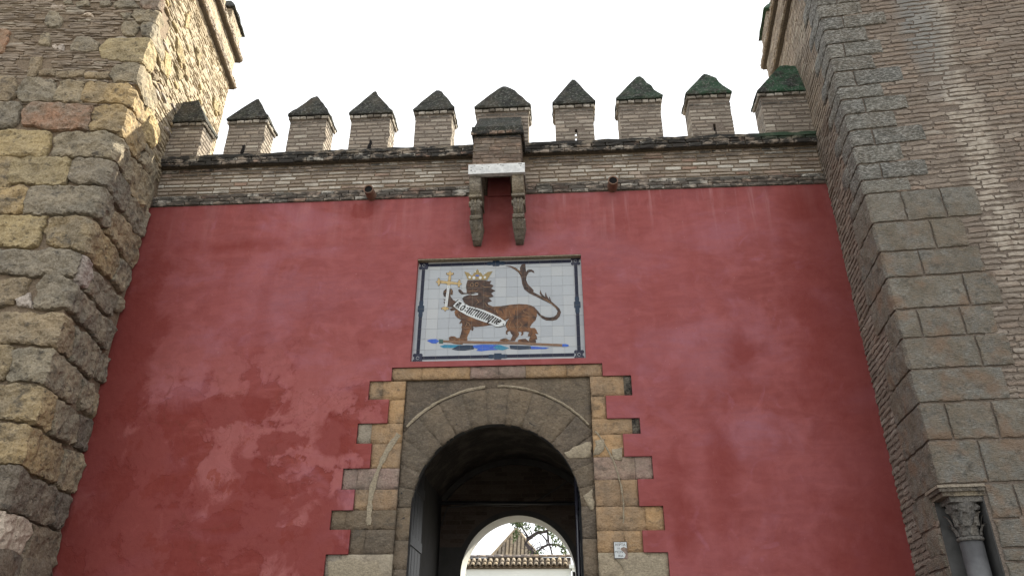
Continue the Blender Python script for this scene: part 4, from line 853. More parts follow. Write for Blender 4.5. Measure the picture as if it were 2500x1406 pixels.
a_, b_ = LION['staff'][0][0], LION['staff'][0][3]; a2, b2 = LION['staff'][0][1], LION['staff'][0][2]
dots = []
for q in range(16):
    t = (q+.5)/16; x = ((a_[0]+a2[0])*(1-t)+(b_[0]+b2[0])*t)/2; zz = ((a_[1]+a2[1])*(1-t)+(b_[1]+b2[1])*t)/2; dots.append([(x-.004, zz-.004), (x+.004, zz-.004), (x+.004, zz+.004), (x-.004, zz+.004)])
quads('staff_dot', dots, M['p_line'], Y-6*S, crs)
# scroll and its blackletter: Ad: utrumque
bn = empty('painted_scroll', parent=tp)
glaze('scroll_edge', [offs(LION['banner'][0], 1.035)], M['p_line'], Y-6*S, bn); glaze('scroll_band', LION['banner'], M['p_white'], Y-6.6*S, bn)
def along(P, t):
    ls = [math.hypot(P[i+1][0]-P[i][0], P[i+1][1]-P[i][1]) for i in range(len(P)-1)]; T_ = sum(ls)*t
    for i, l in enumerate(ls):
        if T_ <= l or i == len(ls)-1: k = T_/l; return (P[i][0]+(P[i+1][0]-P[i][0])*k, P[i][1]+(P[i+1][1]-P[i][1])*k)
        T_ -= l
def onb(u, v):
    a = along(LION['ntop'][0], u); b = along(LION['nbot'][0], u); return (b[0]+(a[0]-b[0])*v, b[1]+(a[1]-b[1])*v)
GL = {'A': (1.9, [[(.1, .95), (.5, 1), (.6, .9), (.55, .0)], [(.1, .7), (.2, .5), (.1, .2), (.3, .0)], [(.15, .5), (.55, .5)], [(1.0, 1), (1.05, .1), (1.3, 0)], [(.6, .9), (1.0, 1)]]),
      'd': (1.5, [[(.1, .7), (.1, .15), (.4, 0), (.9, .2), (.95, .75), (.3, 1.15)], [(.1, .7), (.5, .8), (.95, .7)]]),
      ':': (.8, [[(.25, .7), (.4, .8)], [(.25, .2), (.4, .3)]]), 'i': (.75, [[(.05, .9), (.25, 1), (.3, .1), (.5, 0)]]),
      't': (.8, [[(.25, 1.15), (.25, .1), (.5, 0)], [(.0, .85), (.6, .85)]]), 'r': (.85, [[(.05, .9), (.25, 1), (.28, .0)], [(.28, .8), (.55, 1), (.7, .8)]]),
      'q': (1.4, [[(.8, 1), (.82, -.35)], [(.8, .85), (.3, 1), (.1, .7), (.12, .2), (.4, 0), (.8, .2)]]), 'e': (1.1, [[(.75, .55), (.7, .9), (.3, 1), (.1, .7), (.12, .2), (.4, 0), (.8, .2)], [(.1, .5), (.75, .6)]])}
txt = 'Ad:iitriiiiiiqiie'; tot = sum(GL[c][0] for c in txt)*1.03; u = .005; Q = []
for c in txt:
    w, st = GL[c]
    for s_ in st:
        pp_ = [onb(min(1, (u+x*1.0)/tot), .06+zz*.88) for x, zz in s_]; Q += ribbon(pp_, .023)
        for x, zz in ((s_[0]), (s_[-1])):
            p = onb(min(1, (u+x)/tot), .06+zz*.88); Q.append([(p[0]-.01, p[1]), (p[0], p[1]-.01), (p[0]+.01, p[1]), (p[0], p[1]+.01)])
    u += w
quads('lettering', Q, M['p_line'], Y-7.4*S, bn)
p = onb(1, .5); quads('full_stop', [[(p[0]+.03+.012*math.cos(k), p[1]-.012+.012*math.sin(k)) for k in [q*math.pi/4 for q in range(8)]]], M['p_line'], Y-7.6*S, bn)
quads('scroll_curl', [q for l in ([(-.17, 6.13), (-.12, 6.03), (.04, 6.11)], [(-.1, 6.15), (-.06, 6.07), (.03, 6.15)]) for q in ribbon(l, .004)], M['p_line'], Y-S, bn)
# rope border
rb = empty('rope_border', parent=tp)
xa, xb, za, zb = -1.215, 1.215, 5.895, 7.492; cell = .034
def slug(cx, cz, hor):
    w, h, k = .021, .026, .012
    P = [(-w, -h), (w*.5, -h*1.05), (w, -h*.6), (w+k*.3, h), (-w*.3, h*1.05), (-w, h*.6)]
    return [(cx+(x if hor else z_), cz+(z_ if hor else x)) for x, z_ in P]
for nm, pts in (('rope', [(xa+.06+cell*k, zb, 1) for k in range(int((xb-xa-.12)/cell)+1)]), ('rope', [(xa+.06+cell*k, za, 1) for k in range(int((xb-xa-.12)/cell)+1)]), ('rope', [(xa, za+.06+cell*k, 0) for k in range(int((zb-za-.12)/cell)+1)]), ('rope', [(xb, za+.06+cell*k, 0) for k in range(int((zb-za-.12)/cell)+1)])):
    glaze(nm, [slug(*q) for q in pts], M['p_rope'], Y, rb, 'stuff')
def disc(cx, cz, r, n=12): return [(cx+r*math.cos(2*math.pi*k/n), cz+r*math.sin(2*math.pi*k/n)) for k in range(n)]
for cx in (xa, xb):
    for cz in (za, zb):
        glaze('corner_knot', [disc(cx, cz, .055)], M['p_rope'], Y-S, rb)
        glaze('corner_knot', [disc(cx+sx*.045, cz+sz*.045, .03) for sx, sz in ((1, 1), (-1, 1), (1, -1), (-1, -1))], M['p_rope'], Y-1.6*S, rb, 'stuff')
        quads('knot_line', [q for q in ribbon([(x_, z_) for x_, z_ in disc(cx, cz, .024, 10)]+[], .004)], M['p_white'], Y-2.2*S, rb)
for cx, cz, v in ((xa, 6.72, 1), (xb, 6.72, 1), (-.05, zb, 0), (.0, za, 0)):
    P = [(-.03, -.14), (.03, -.14), (.034, -.1), (.03, -.06), (.05, -.05), (.05, .05), (.03, .06), (.034, .1), (.03, .14), (-.03, .14), (-.034, .1), (-.03, .06), (-.05, .05), (-.05, -.05), (-.03, -.06), (-.034, -.1)]
    glaze('rope_knot', [[(cx+(x if v else z_), cz+(z_ if v else x)) for x, z_ in P]], M['p_ink'], Y-S, rb)

# ------------------------------------------------------------------ broken street sign
sg = empty('street_sign', 'small broken white street name tile on the stone doorway frame', 'street sign')
yS = .004
box('plate_bed', (1.562, yS, 3.0), (1.738, yS+.02, 3.213), M['quoin_pink'], sg)
glaze('sign_tile', [[(1.565, 3.003), (1.565, 3.21), (1.736, 3.21), (1.734, 3.13), (1.69, 3.145), (1.655, 3.13), (1.65, 3.11), (1.69, 3.08), (1.712, 3.05), (1.70, 3.02), (1.68, 3.003)]], M['p_white'], yS-.003, sg)
bq = []
for a, b in (((1.567, 3.005), (1.567, 3.208)), ((1.567, 3.208), (1.734, 3.208)), ((1.734, 3.208), (1.733, 3.14)), ((1.567, 3.005), (1.68, 3.005))): bq += ribbon([a, b], .006)
quads('sign_border', bq, M['p_line'], yS-.0036, sg)
def text_mesh(s, x, z, size, y, parent):
    c = bpy.data.curves.new('t', 'FONT'); c.body = s; c.size = size; c.align_x = 'CENTER'; o = bpy.data.objects.new('t', c); col.objects.link(o)
    dg = bpy.context.evaluated_depsgraph_get(); me = bpy.data.meshes.new_from_object(o.evaluated_get(dg)); bpy.data.objects.remove(o)
    me.transform(Matrix.Translation((x, y, z)) @ Matrix.Rotation(math.pi/2, 4, 'X')); me.materials.clear(); return link('lettering', me, M['p_line'], parent)
text_mesh('REPTA', 1.65, 3.157, .047, yS-.0038, sg); text_mesh('DE', 1.626, 3.117, .03, yS-.0038, sg); text_mesh('MON', 1.628, 3.068, .044, yS-.0038, sg); text_mesh('RIA', 1.648, 3.02, .042, yS-.0038, sg)
glaze('fixing_dot', [disc(1.65, 3.2, .004, 8)], M['p_line'], yS-.0038, sg)

# ------------------------------------------------------------------ passage behind the arch
ps = empty('gate_passage', 'dark vaulted passage through the gate with a white arch at its far end', 'passage')
PX, YE = 1.46, 4.5
for s in (-1, 1): box('side_wall', (min(s*PX, s*(PX+.3)), 1.1 if False else .2, 0), (max(s*PX, s*(PX+.3)), YE, 5.2), M['soffit'], ps)
va = [R(35+110*q/24) for q in range(25)]; rv = PX/math.cos(R(35)); zc0 = 4.72-rv*math.sin(R(35))
vt = MB(); vs = []
for yy in (.2, 1.6, 2.9, YE): vs += [(rv*math.cos(a), yy, zc0+rv*math.sin(a)) for a in va]
vt.raw(vs, [(k*25+i, k*25+i+1, (k+1)*25+i+1, (k+1)*25+i) for k in range(3) for i in range(24)])
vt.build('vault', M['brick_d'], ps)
ribm = MB()
for yy in (4.38,):
    o = []
    for y_, r_ in ((yy, rv), (yy, rv-.1), (yy+.1, rv-.1)): o += [(r_*math.cos(a), y_, zc0+r_*math.sin(a)) for a in va]
    ribm.raw(o, [(k*25+i, k*25+i+1, (k+1)*25+i+1, (k+1)*25+i) for k in range(2) for i in range(24)])
ribm.build('vault_rib', M['pwall'], ps)
AC, AR, AZ = .035, 1.075, 3.33
def arch_wall(y0, y1, x0, x1, z1, cx, r, zc, mb):
    ring = [(cx+r, 0)]+[(cx+r*math.cos(math.pi*q/36), zc+r*math.sin(math.pi*q/36)) for q in range(37)]+[(cx-r, 0)]
    outr = []
    for x, q in ring:
        if q <= zc: outr.append((x1 if x > cx else x0, q))
        else:
            a = math.atan2(q-zc, x-cx); t = min(((x1-cx) if math.cos(a) > 0 else (cx-x0))/max(abs(math.cos(a)), 1e-6), (z1-zc)/max(math.sin(a), 1e-6)); outr.append((cx+t*math.cos(a), zc+t*math.sin(a)))
    m = len(ring)
    return ring, outr, m
ring, outr, m = arch_wall(YE, YE+.65, -1.8, 1.8, 6.2, AC, AR, AZ, None)
w1 = MB(); w1.raw([(x, YE, q) for x, q in ring]+[(x, YE, q) for x, q in outr], [(i, i+1, m+i+1, m+i) for i in range(m-1)])
w1.raw([(x, YE+.65, q) for x, q in ring]+[(x, YE+.65, q) for x, q in outr], [(i, m+i, m+i+1, i+1) for i in range(m-1)])
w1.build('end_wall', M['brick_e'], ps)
w2 = MB(); w2.raw([(x, YE-.012, q) for x, q in ring]+[(x, YE+.66, q) for x, q in ring], [(i, i+1, m+i+1, m+i) for i in range(m-1)]); w2.build('arch_soffit', M['white_arch'], ps)
hr = [(AC+(x-AC)*1.1, AZ+(q-AZ)*1.1 if q > AZ else q) for x, q in ring]
w3 = MB(); w3.raw([(x, YE-.012, q) for x, q in ring]+[(x, YE-.012, q) for x, q in hr], [(i, i+1, m+i+1, m+i) for i in range(m-1)]); w3.build('arch_surround', M['pwall'], ps)
for s in (-1, 1):
    P = [(x, q) for x, q in hr if (x-AC)*s > .0 and q < 3.9]; P = sorted(P, key=lambda v: v[1]); P = [(s*PX, P[0][1])]+P+[(s*PX, P[-1][1])]
    glaze('lower_plaster', [P], M['pwall'], YE-.008, ps)
it = courses(Vector((-PX, YE, 0)), RX, NF, 2*PX, 3.9, 5.5, .085, .28, .012, skip=lambda u, z: math.hypot(-PX+u-AC, z-AZ) < AR*1.1+.12 or (z > zc0+math.sqrt(max(0, (rv-.12)**2-(-PX+u)**2))))
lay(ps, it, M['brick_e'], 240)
rod = MB(); rod.tube([(-PX, 4.3, 4.62), (PX, 4.3, 4.58)], .035, 8); rod.build('tie_rod', M['iron'], ps)
cb = MB(); cb.tube([(-PX+.05+q*.01, 4.32, 4.2+.4*math.sin(q/10)) for q in range(11)]+[(-1.0+q*.2, 4.32, 4.56+.012*math.sin(q)) for q in range(7)]+[(.5, 4.32, 4.7), (1.0, 4.32, 5.0)], .014, 5)
cb.build('cable', M['pwall'], ps)
box('roof_slab', (-2.2, 1.1, 5.9), (2.2, 5.3, 6.2), M['mortar'], ps)
for s in (-1, 1): box('outer_wall', (min(s*1.78, s*2.2), 1.1, 0), (max(s*1.78, s*2.2), 5.15, 5.9), M['white'], ps)
tag(box('passage_floor', (-PX, .0, .004), (PX, YE, .01), M['ground']), kind='structure')
# door leaves folded back against the passage walls
for s, lab in ((-1, 'black plank door leaf folded open on the side of the stone tower'), (1, 'black plank door leaf folded open on the side of the brick tower')):
    d = empty('gate_door', lab, 'door', 'open door leaves in the gate passage')
    x = s*1.12 if s > 0 else -1.26
    for k in range(5):
        a, b_ = .46+k*.23, .46+(k+1)*.23-.01
        xo = x+s*.02
        box('plank', (min(xo, xo+s*.05), a, .06), (max(xo, xo+s*.05), b_, 4.55-.0*k), M['door'], d, .002)
    for zz in (1.0, 2.2, 3.3, 4.1): box('rail', (min(x-s*.0, x+s*.02), .46, zz), (max(x, x+s*.02), 1.6, zz+.14), M['door'], d)
    hp = MB(); hp.tube([(x-s*.01, .45, .0), (x-s*.01, .45, 4.6)], .028, 10); hp.build('hinge_post', M['iron'] if s < 0 else plain('glossy_black_paint', (.02, .02, .028), .18, None, 6, .05, 0, .6), d, True)

# ------------------------------------------------------------------ towers
def tower(name, lab, foot, H):
    t = empty(name, lab, 'tower'); return t
LT = empty('stone_tower', 'tower of rough grey and ochre stone blocks whose side catches the sun', 'tower')
def P2(C, ra, a, rb, b): v = C+ra*a+rb*b; return (v.x, v.y)
e = .03; H1 = 14.25
fl = [P2(CL, rL, -e, dL, e), P2(CL, rL, -e, dL, 3.65), P2(CL, rL, -5.5, dL, 3.65), P2(CL, rL, -5.5, dL, -.0)]
MB().prism(fl, 0, H1).build('tower_body', M['mortar'], LT)
ms = MB(); q0 = CL+dL*.55-nLs*.031; q1 = CL+dL*3.65-nLs*.031; ms.prism([(v.x, v.y) for v in (q0, q1, q1+nLs*.006, q0+nLs*.006)], 9.9, 14.2); ms.build('wall_render', M['mortar_s'], LT)
STONES = [["pale",[[0.09,3.36],[0.34,3.36],[0.53,3.36],[0.66,3.31],[0.69,3.21],[0.64,3.08],[0.58,2.95],[0.54,2.94],[0.19,2.94],[-0.05,2.96],[-0.19,3.38]]],["dark",[[0.7,3.33],[1.06,3.34],[1.48,3.36],[1.52,3.22],[1.53,2.95],[1.42,2.91],[1.07,2.9],[0.81,2.92],[0.67,2.97],[0.72,3.12],[0.73,3.22]]],["dark",[[0.06,2.92],[0.57,2.93],[1.0,2.88],[1.16,2.71],[0.25,2.61]]],["dark",[[1.07,2.85],[1.47,2.88],[1.56,2.87],[1.55,2.74],[1.2,2.71]]],["dark",[[-0.29,3.92],[-0.08,3.91],[0.2,3.88],[0.35,3.82],[0.37,3.69],[0.39,3.54],[0.32,3.42],[0.11,3.39],[-0.13,3.43]]],["dark",[[0.38,3.84],[0.92,3.87],[1.01,3.81],[1.11,3.5],[1.13,3.4],[0.7,3.37],[0.37,3.41],[0.36,3.67]]],["dark",[[1.06,3.82],[1.47,3.86],[1.48,3.57],[1.44,3.42],[1.34,3.39],[1.19,3.41],[1.11,3.64]]],["ochre",[[-0.53,4.43],[-0.07,4.44],[0.06,4.42],[0.31,4.41],[0.78,4.39],[0.93,4.34],[0.97,4.14],[0.95,3.92],[0.61,3.91],[0.29,3.91],[-0.07,3.94],[-0.37,3.96]]],["grey",[[0.98,4.39],[1.52,4.45],[1.55,4.26],[1.54,3.95],[1.48,3.9],[1.01,3.89],[0.97,3.94],[0.96,4.14],[0.97,4.3]]],["grey",[[0.36,4.9],[0.7,4.92],[1.06,4.92],[1.14,4.7],[1.17,4.5],[0.86,4.46],[0.51,4.46],[0.43,4.54]]],["dark",[[1.1,4.91],[1.28,4.94],[1.53,4.96],[1.55,4.51],[1.24,4.49]]],["ochre",[[-0.7,4.95],[-0.08,4.95],[-0.01,4.93],[0.3,4.93],[0.35,4.91],[0.38,4.48],[0.31,4.45],[0.02,4.47],[-0.13,4.49],[-0.56,4.52]]],["grey",[[-0.53,5.45],[-0.15,5.46],[-0.05,5.45],[0.18,5.44],[0.46,5.43],[0.84,5.41],[0.9,5.25],[0.92,5.06],[0.74,4.97],[0.35,4.96],[-0.0,4.97],[-0.09,5.0],[-0.31,5.02],[-0.44,5.0],[-0.46,5.18]]],["ochre",[[-0.87,5.49],[-0.63,5.51],[-0.5,5.48],[-0.48,5.39],[-0.48,5.24],[-0.48,5.15],[-0.49,5.06],[-0.56,5.02],[-0.72,5.02]]],["grey",[[0.89,5.39],[1.22,5.42],[1.3,5.35],[1.37,5.07],[1.3,5.0],[1.09,5.0],[0.97,5.12]]],["grey",[[1.33,5.34],[1.51,5.34],[1.54,5.09],[1.51,5.01],[1.39,5.04]]],["tan",[[-1.03,5.97],[-0.29,5.97],[-0.03,5.97],[0.14,5.96],[0.3,5.9],[0.4,5.75],[0.4,5.56],[0.33,5.49],[0.02,5.49],[-0.12,5.51],[-0.3,5.52],[-0.5,5.54],[-0.65,5.53],[-0.88,5.52]]],["grey",[[0.34,5.92],[0.43,5.96],[0.81,5.96],[1.12,5.94],[1.19,5.65],[1.15,5.49],[0.8,5.48],[0.43,5.49],[0.4,5.69]]],["grey",[[1.16,5.94],[1.51,5.93],[1.54,5.55],[1.41,5.54],[1.23,5.53]]],["grey",[[-0.45,6.37],[-0.43,6.15],[-0.42,6.08],[-0.35,6.06],[-0.15,6.05],[-0.04,6.08],[0.11,6.06],[0.38,6.04],[0.79,6.07],[0.88,6.16],[0.88,6.38],[0.53,6.42],[0.11,6.42],[-0.14,6.53],[-0.23,6.56],[-0.41,6.52]]],["grey",[[0.94,6.41],[1.19,6.45],[1.42,6.4],[1.4,6.11],[1.33,6.03],[1.16,6.01],[0.84,6.04],[0.86,6.24]]],["grey",[[0.4,6.85],[0.65,6.88],[0.92,6.88],[1.18,6.88],[1.24,6.71],[1.19,6.52],[1.01,6.48],[0.62,6.5],[0.31,6.49],[0.36,6.69]]],["grey",[[1.24,6.88],[1.46,6.91],[1.47,6.72],[1.27,6.64]]],["tan",[[-1.19,6.48],[-0.62,6.5],[-0.62,6.29],[-0.71,6.16],[-0.73,6.1],[-0.89,6.07],[-1.06,6.07]]],["pale",[[-0.7,6.18],[-0.55,6.29],[-0.45,6.07],[-0.55,6.06],[-0.66,6.09]]],["grey",[[-1.29,6.95],[-0.83,6.96],[-0.67,6.94],[-0.52,6.97],[-0.29,6.98],[-0.07,6.93],[0.0,6.89],[-0.0,6.76],[-0.01,6.58],[-0.03,6.54],[-0.4,6.55],[-0.61,6.54],[-0.83,6.57],[-1.19,6.63]]],["pale",[[0.02,6.9],[0.12,6.93],[0.33,6.9],[0.38,6.76],[0.3,6.53],[0.08,6.48],[0.01,6.57],[-0.0,6.76]]],["ochre",[[-0.62,7.47],[-0.47,7.51],[-0.23,7.53],[-0.07,7.51],[0.09,7.47],[0.42,7.45],[0.76,7.45],[0.92,7.43],[0.98,7.3],[0.91,7.01],[0.65,6.96],[0.28,6.93],[0.03,6.97],[-0.09,6.99],[-0.25,7.01],[-0.44,7.04],[-0.55,7.11],[-0.61,7.26]]],["grey",[[0.96,7.39],[1.2,7.45],[1.41,7.41],[1.48,7.3],[1.38,7.02],[1.19,6.97],[0.95,7.0],[1.0,7.28]]],["grey",[[1.21,6.86],[1.45,6.91],[1.5,6.75],[1.3,6.66]]],["yellow",[[-1.47,7.52],[-1.0,7.53],[-0.68,7.53],[-0.67,7.37],[-0.66,7.18],[-0.68,7.05],[-0.78,7.01],[-1.32,7.03]]],["grey",[[-1.07,8.02],[-0.94,8.05],[-0.67,8.04],[-0.34,8.03],[-0.1,8.05],[0.02,8.03],[0.23,8.02],[0.42,7.92],[0.34,7.75],[0.4,7.61],[0.29,7.54],[-0.04,7.57],[-0.21,7.58],[-0.53,7.56],[-0.85,7.57],[-1.01,7.57],[-1.06,7.78]]],["tan",[[0.34,7.77],[0.46,7.93],[0.68,7.99],[1.07,8.03],[1.5,8.04],[1.53,7.68],[1.45,7.5],[1.09,7.49],[0.73,7.5],[0.39,7.51],[0.36,7.65]]],["ochre",[[-1.63,8.01],[-1.32,8.04],[-1.15,8.04],[-1.09,8.0],[-1.07,7.82],[-1.06,7.63],[-1.17,7.57],[-1.49,7.57]]],["yellow",[[-1.49,8.56],[-1.32,8.59],[-0.98,8.59],[-0.65,8.58],[-0.6,8.54],[-0.57,8.37],[-0.55,8.13],[-0.58,8.09],[-0.84,8.09],[-1.17,8.1],[-1.39,8.12],[-1.44,8.21],[-1.47,8.42]]],["ochre",[[-1.86,8.55],[-1.44,8.58],[-1.42,8.47],[-1.37,8.17],[-1.41,8.05],[-1.69,8.03]]],["grey",[[-0.55,8.47],[-0.5,8.57],[-0.15,8.57],[-0.0,8.54],[0.2,8.53],[0.62,8.51],[0.77,8.47],[0.74,8.26],[0.74,8.11],[0.63,8.06],[0.33,8.06],[0.1,8.09],[-0.06,8.12],[-0.26,8.11],[-0.46,8.14],[-0.55,8.23],[-0.56,8.37]]],["grey",[[0.35,8.64],[0.38,8.9],[0.5,8.99],[0.94,9.07],[1.4,9.09],[1.44,8.93],[1.45,8.6],[1.29,8.52],[0.96,8.49],[0.71,8.51],[0.42,8.54]]],["grey",[[0.78,8.44],[1.01,8.5],[1.5,8.59],[1.52,8.24],[1.47,8.09],[1.13,8.0],[0.77,8.07],[0.75,8.24]]],["grey",[[0.68,9.09],[0.87,9.41],[1.3,9.5],[1.42,9.31],[1.39,9.1],[1.04,9.08]]],["grey",[[-0.9,8.61],[-0.94,8.91],[-0.85,9.03],[-0.21,9.08],[-0.04,9.02],[0.27,9.03],[0.39,8.93],[0.34,8.61],[0.0,8.59],[-0.1,8.61],[-0.55,8.61]]],["yellow",[[-1.98,9.06],[-1.13,9.09],[-1.04,9.05],[-1.0,8.82],[-1.0,8.62],[-1.06,8.6],[-1.52,8.6],[-1.83,8.6]]],["rust",[[-1.61,9.47],[-1.52,9.62],[-1.29,9.63],[-0.91,9.61],[-0.57,9.57],[-0.5,9.54],[-0.5,9.33],[-0.48,9.14],[-0.6,9.13],[-1.14,9.12],[-1.3,9.18],[-1.52,9.2]]],["grey",[[-2.16,9.62],[-1.84,9.63],[-1.7,9.61],[-1.66,9.52],[-1.63,9.26],[-1.69,9.15],[-1.86,9.12],[-2.0,9.12]]],["ochre",[[-0.48,9.57],[-0.33,9.61],[-0.04,9.61],[0.04,9.54],[0.42,9.58],[0.68,9.54],[0.73,9.42],[0.66,9.05],[0.36,9.04],[0.01,9.07],[-0.1,9.12],[-0.46,9.13],[-0.47,9.31]]],["ochre",[[-0.76,9.73],[-0.77,10.02],[-0.71,10.08],[-0.11,10.06],[0.0,9.99],[0.31,9.92],[0.44,9.88],[0.49,9.63],[0.15,9.61],[-0.04,9.64],[-0.39,9.69],[-0.57,9.67]]],["grey",[[-1.19,9.94],[-1.2,10.11],[-1.05,10.11],[-0.82,10.09],[-0.75,9.68],[-1.01,9.68],[-1.22,9.72],[-1.2,9.89]]],["grey",[[-1.82,9.95],[-1.73,10.15],[-1.39,10.13],[-1.28,10.06],[-1.2,9.89],[-1.23,9.7],[-1.68,9.66],[-1.8,9.83]]],["tan",[[-2.33,10.16],[-1.94,10.14],[-1.86,10.0],[-1.81,9.8],[-1.89,9.68],[-2.17,9.64]]],["grey",[[-0.45,10.25],[-0.36,10.46],[-0.1,10.51],[0.0,10.51],[0.3,10.54],[0.61,10.49],[0.76,10.36],[0.74,10.12],[0.42,10.02],[0.04,10.12],[-0.02,10.13],[-0.34,10.12]]],["yellow",[[-0.74,10.88],[-0.67,11.03],[-0.06,11.06],[0.03,11.06],[0.3,11.07],[0.36,10.8],[0.31,10.58],[0.03,10.55],[-0.21,10.54],[-0.46,10.61],[-0.65,10.6],[-0.75,10.81]]],["grey",[[-1.25,10.9],[-1.19,11.04],[-1.0,11.06],[-0.81,10.96],[-0.78,10.8],[-1.0,10.75],[-1.2,10.77]]],["grey",[[-0.51,11.31],[-0.48,11.44],[-0.28,11.44],[-0.22,11.32],[-0.27,11.13],[-0.42,11.13]]],["grey",[[-0.2,11.32],[-0.16,11.45],[-0.02,11.44],[0.25,11.42],[0.5,11.35],[0.55,11.13],[0.29,11.09],[0.01,11.09],[-0.13,11.16]]],["grey",[[-0.43,11.59],[-0.38,11.72],[-0.04,11.72],[0.16,11.74],[0.24,11.61],[0.17,11.45],[-0.02,11.46],[-0.28,11.48]]],["rust",[[-0.34,11.9],[-0.29,12.04],[-0.05,12.05],[0.1,11.93],[0.12,11.79],[-0.09,11.74],[-0.27,11.78]]],["grey",[[-0.77,11.89],[-0.64,11.96],[-0.46,11.95],[-0.35,11.81],[-0.46,11.78],[-0.72,11.79]]],["grey",[[-1.83,11.39],[-1.83,11.64],[-1.67,11.63],[-1.55,11.48],[-1.57,11.29],[-1.77,11.31]]],["tan",[[-1.79,10.59],[-1.63,10.6],[-1.62,10.28],[-1.63,10.18],[-1.75,10.18]]],["rust",[[-2.66,11.18],[-2.36,11.19],[-2.31,10.98],[-2.3,10.72],[-2.5,10.66]]],["grey",[[-1.05,11.91],[-0.9,11.94],[-0.83,11.83],[-1.0,11.8]]],["grey",[[-1.43,11.9],[-1.24,11.95],[-1.18,11.82],[-1.4,11.8]]],["grey",[[-1.63,11.92],[-1.54,11.95],[-1.49,11.86],[-1.61,11.84]]],["pale",[[-1.83,11.78],[-1.59,11.77],[-1.65,11.7],[-1.8,11.71]]],["pale",[[-1.27,11.57],[-1.2,11.65],[-1.07,11.6],[-1.05,11.55]]],["grey",[[-1.77,10.89],[-1.79,11.12],[-1.66,11.13],[-1.62,10.86]]],["grey",[[-0.61,11.64],[-0.45,11.67],[-0.44,11.54],[-0.56,11.53]]],["tan",[[-1.31,10.31],[-0.89,10.34],[-0.85,10.22],[-1.26,10.2]]],["tan",[[-0.85,10.29],[-0.49,10.32],[-0.44,10.18],[-0.81,10.19]]],["tan",[[-1.6,10.33],[-1.34,10.33],[-1.31,10.23],[-1.56,10.23]]],["pale",[[-1.54,10.87],[-1.49,10.9],[-1.45,10.85],[-1.47,10.8]]],["pale",[[-1.45,10.85],[-1.4,10.89],[-1.35,10.86],[-1.35,10.78],[-1.42,10.77]]],["yellow",[[0.41,9.86],[0.51,10.05],[0.85,10.04],[1.18,10.02],[1.24,9.89],[0.95,9.54],[0.67,9.54],[0.48,9.63]]],["grey",[[0.7,9.37],[0.7,9.49],[0.97,9.51],[1.26,9.48],[1.22,9.38],[0.9,9.36]]],["yellow",[[0.58,11.37],[0.77,11.45],[0.94,11.29],[0.89,10.99],[0.67,11.13]]],["yellow",[[0.29,11.09],[0.59,11.16],[0.79,11.04],[0.6,10.96]]],["tan",[[0.37,10.69],[0.58,10.81],[0.67,10.76],[0.47,10.63]]],["yellow",[[0.83,11.95],[1.1,11.95],[1.32,11.82],[1.2,11.7],[0.97,11.74]]],["yellow",[[0.93,12.64],[1.01,12.82],[1.14,12.53],[1.0,12.41]]],["yellow",[[2.95,12.42],[3.25,12.52],[3.28,12.32],[3.09,12.22]]],["yellow",[[3.2,12.45],[3.49,12.5],[3.47,12.39],[3.24,12.32]]],["yellow",[[1.06,11.51],[1.41,11.59],[1.38,11.42],[1.19,11.41]]],["tan",[[1.39,11.83],[1.63,11.88],[1.64,11.66],[1.48,11.68]]],["yellow",[[1.64,12.55],[1.89,12.59],[1.93,12.35],[1.74,12.4]]]]
polys = []
for nm, P in STONES:
    if P: polys.append([tuple(q) for q in P])
bbs = [(min(p[0] for p in P), max(p[0] for p in P), min(p[1] for p in P), max(p[1] for p in P)) for P in polys]
def in_stone(t, z):
    for b_, P in zip(bbs, polys):
        if b_[0] < t < b_[1] and b_[2] < z < b_[3] and inside((t, z), P): return True
    return False
for (nm, P) in STONES:
    P = [tuple(q) for q in P]; area = (max(p[0] for p in P)-min(p[0] for p in P))*(max(p[1] for p in P)-min(p[1] for p in P))
    low = max(p[1] for p in P) < 10.2
    cx_ = sum(p[0] for p in P)/len(P); cz_ = sum(p[1] for p in P)/len(P); k_ = lambda v: .013*(1 if v > 0 else -1)
    P = [(x+k_(x-cx_)*min(1, abs(x-cx_)/.1)*(0 if abs(x) < .02 else 1), z+k_(z-cz_)*min(1, abs(z-cz_)/.08)) for x, z in P]
    D = (.055 if area > .25 else .045) if low else .035
    relief('stone', P, foldL, D*random.uniform(.85, 1.15), M[nm], LT, g=.045 if area < .2 else .055, bev=.02, rough=.026 if low else .02, jit=.02, smooth=False)
# more of the same masonry below and left of the picture
zz = 3.0; k = 0
while zz > .1:
    h = .48; t = -5.4; 
    while t < 1.5:
        w = random.uniform(.6, 1.1); t1 = min(t+w, 1.52)
        if t1-t > .12: relief('stone', [(t+.02, zz-h+.02), (t1-.02, zz-h+.02), (t1-.02, zz-.02), (t+.02, zz-.02)], foldL, .08, M[random.choice(['grey', 'dark', 'tan', 'dark'])], LT, g=.16, bev=.05)
        t = t1
    zz -= h; k += 1
zz = 3.0
while zz < 9.4:
    h = random.uniform(.42, .52); lim_ = -.45-(zz-4.0)*.3; t = -5.4
    while t < lim_-.25:
        t1 = min(t+random.uniform(.5, 1.0), lim_-.02); relief('stone', [(t+.02, zz+.02), (t1-.02, zz+.02), (t1-.02, zz+h-.02), (t+.02, zz+h-.02)], foldL, .07, M[random.choice(['grey', 'tan', 'ochre', 'yellow'])], LT, g=.16, bev=.05) if not in_stone((t+t1)/2+.0, zz+h/2) and not in_stone(t1-.05, zz+h/2) and t1-t > .15 else None
        t = t1
    zz += h
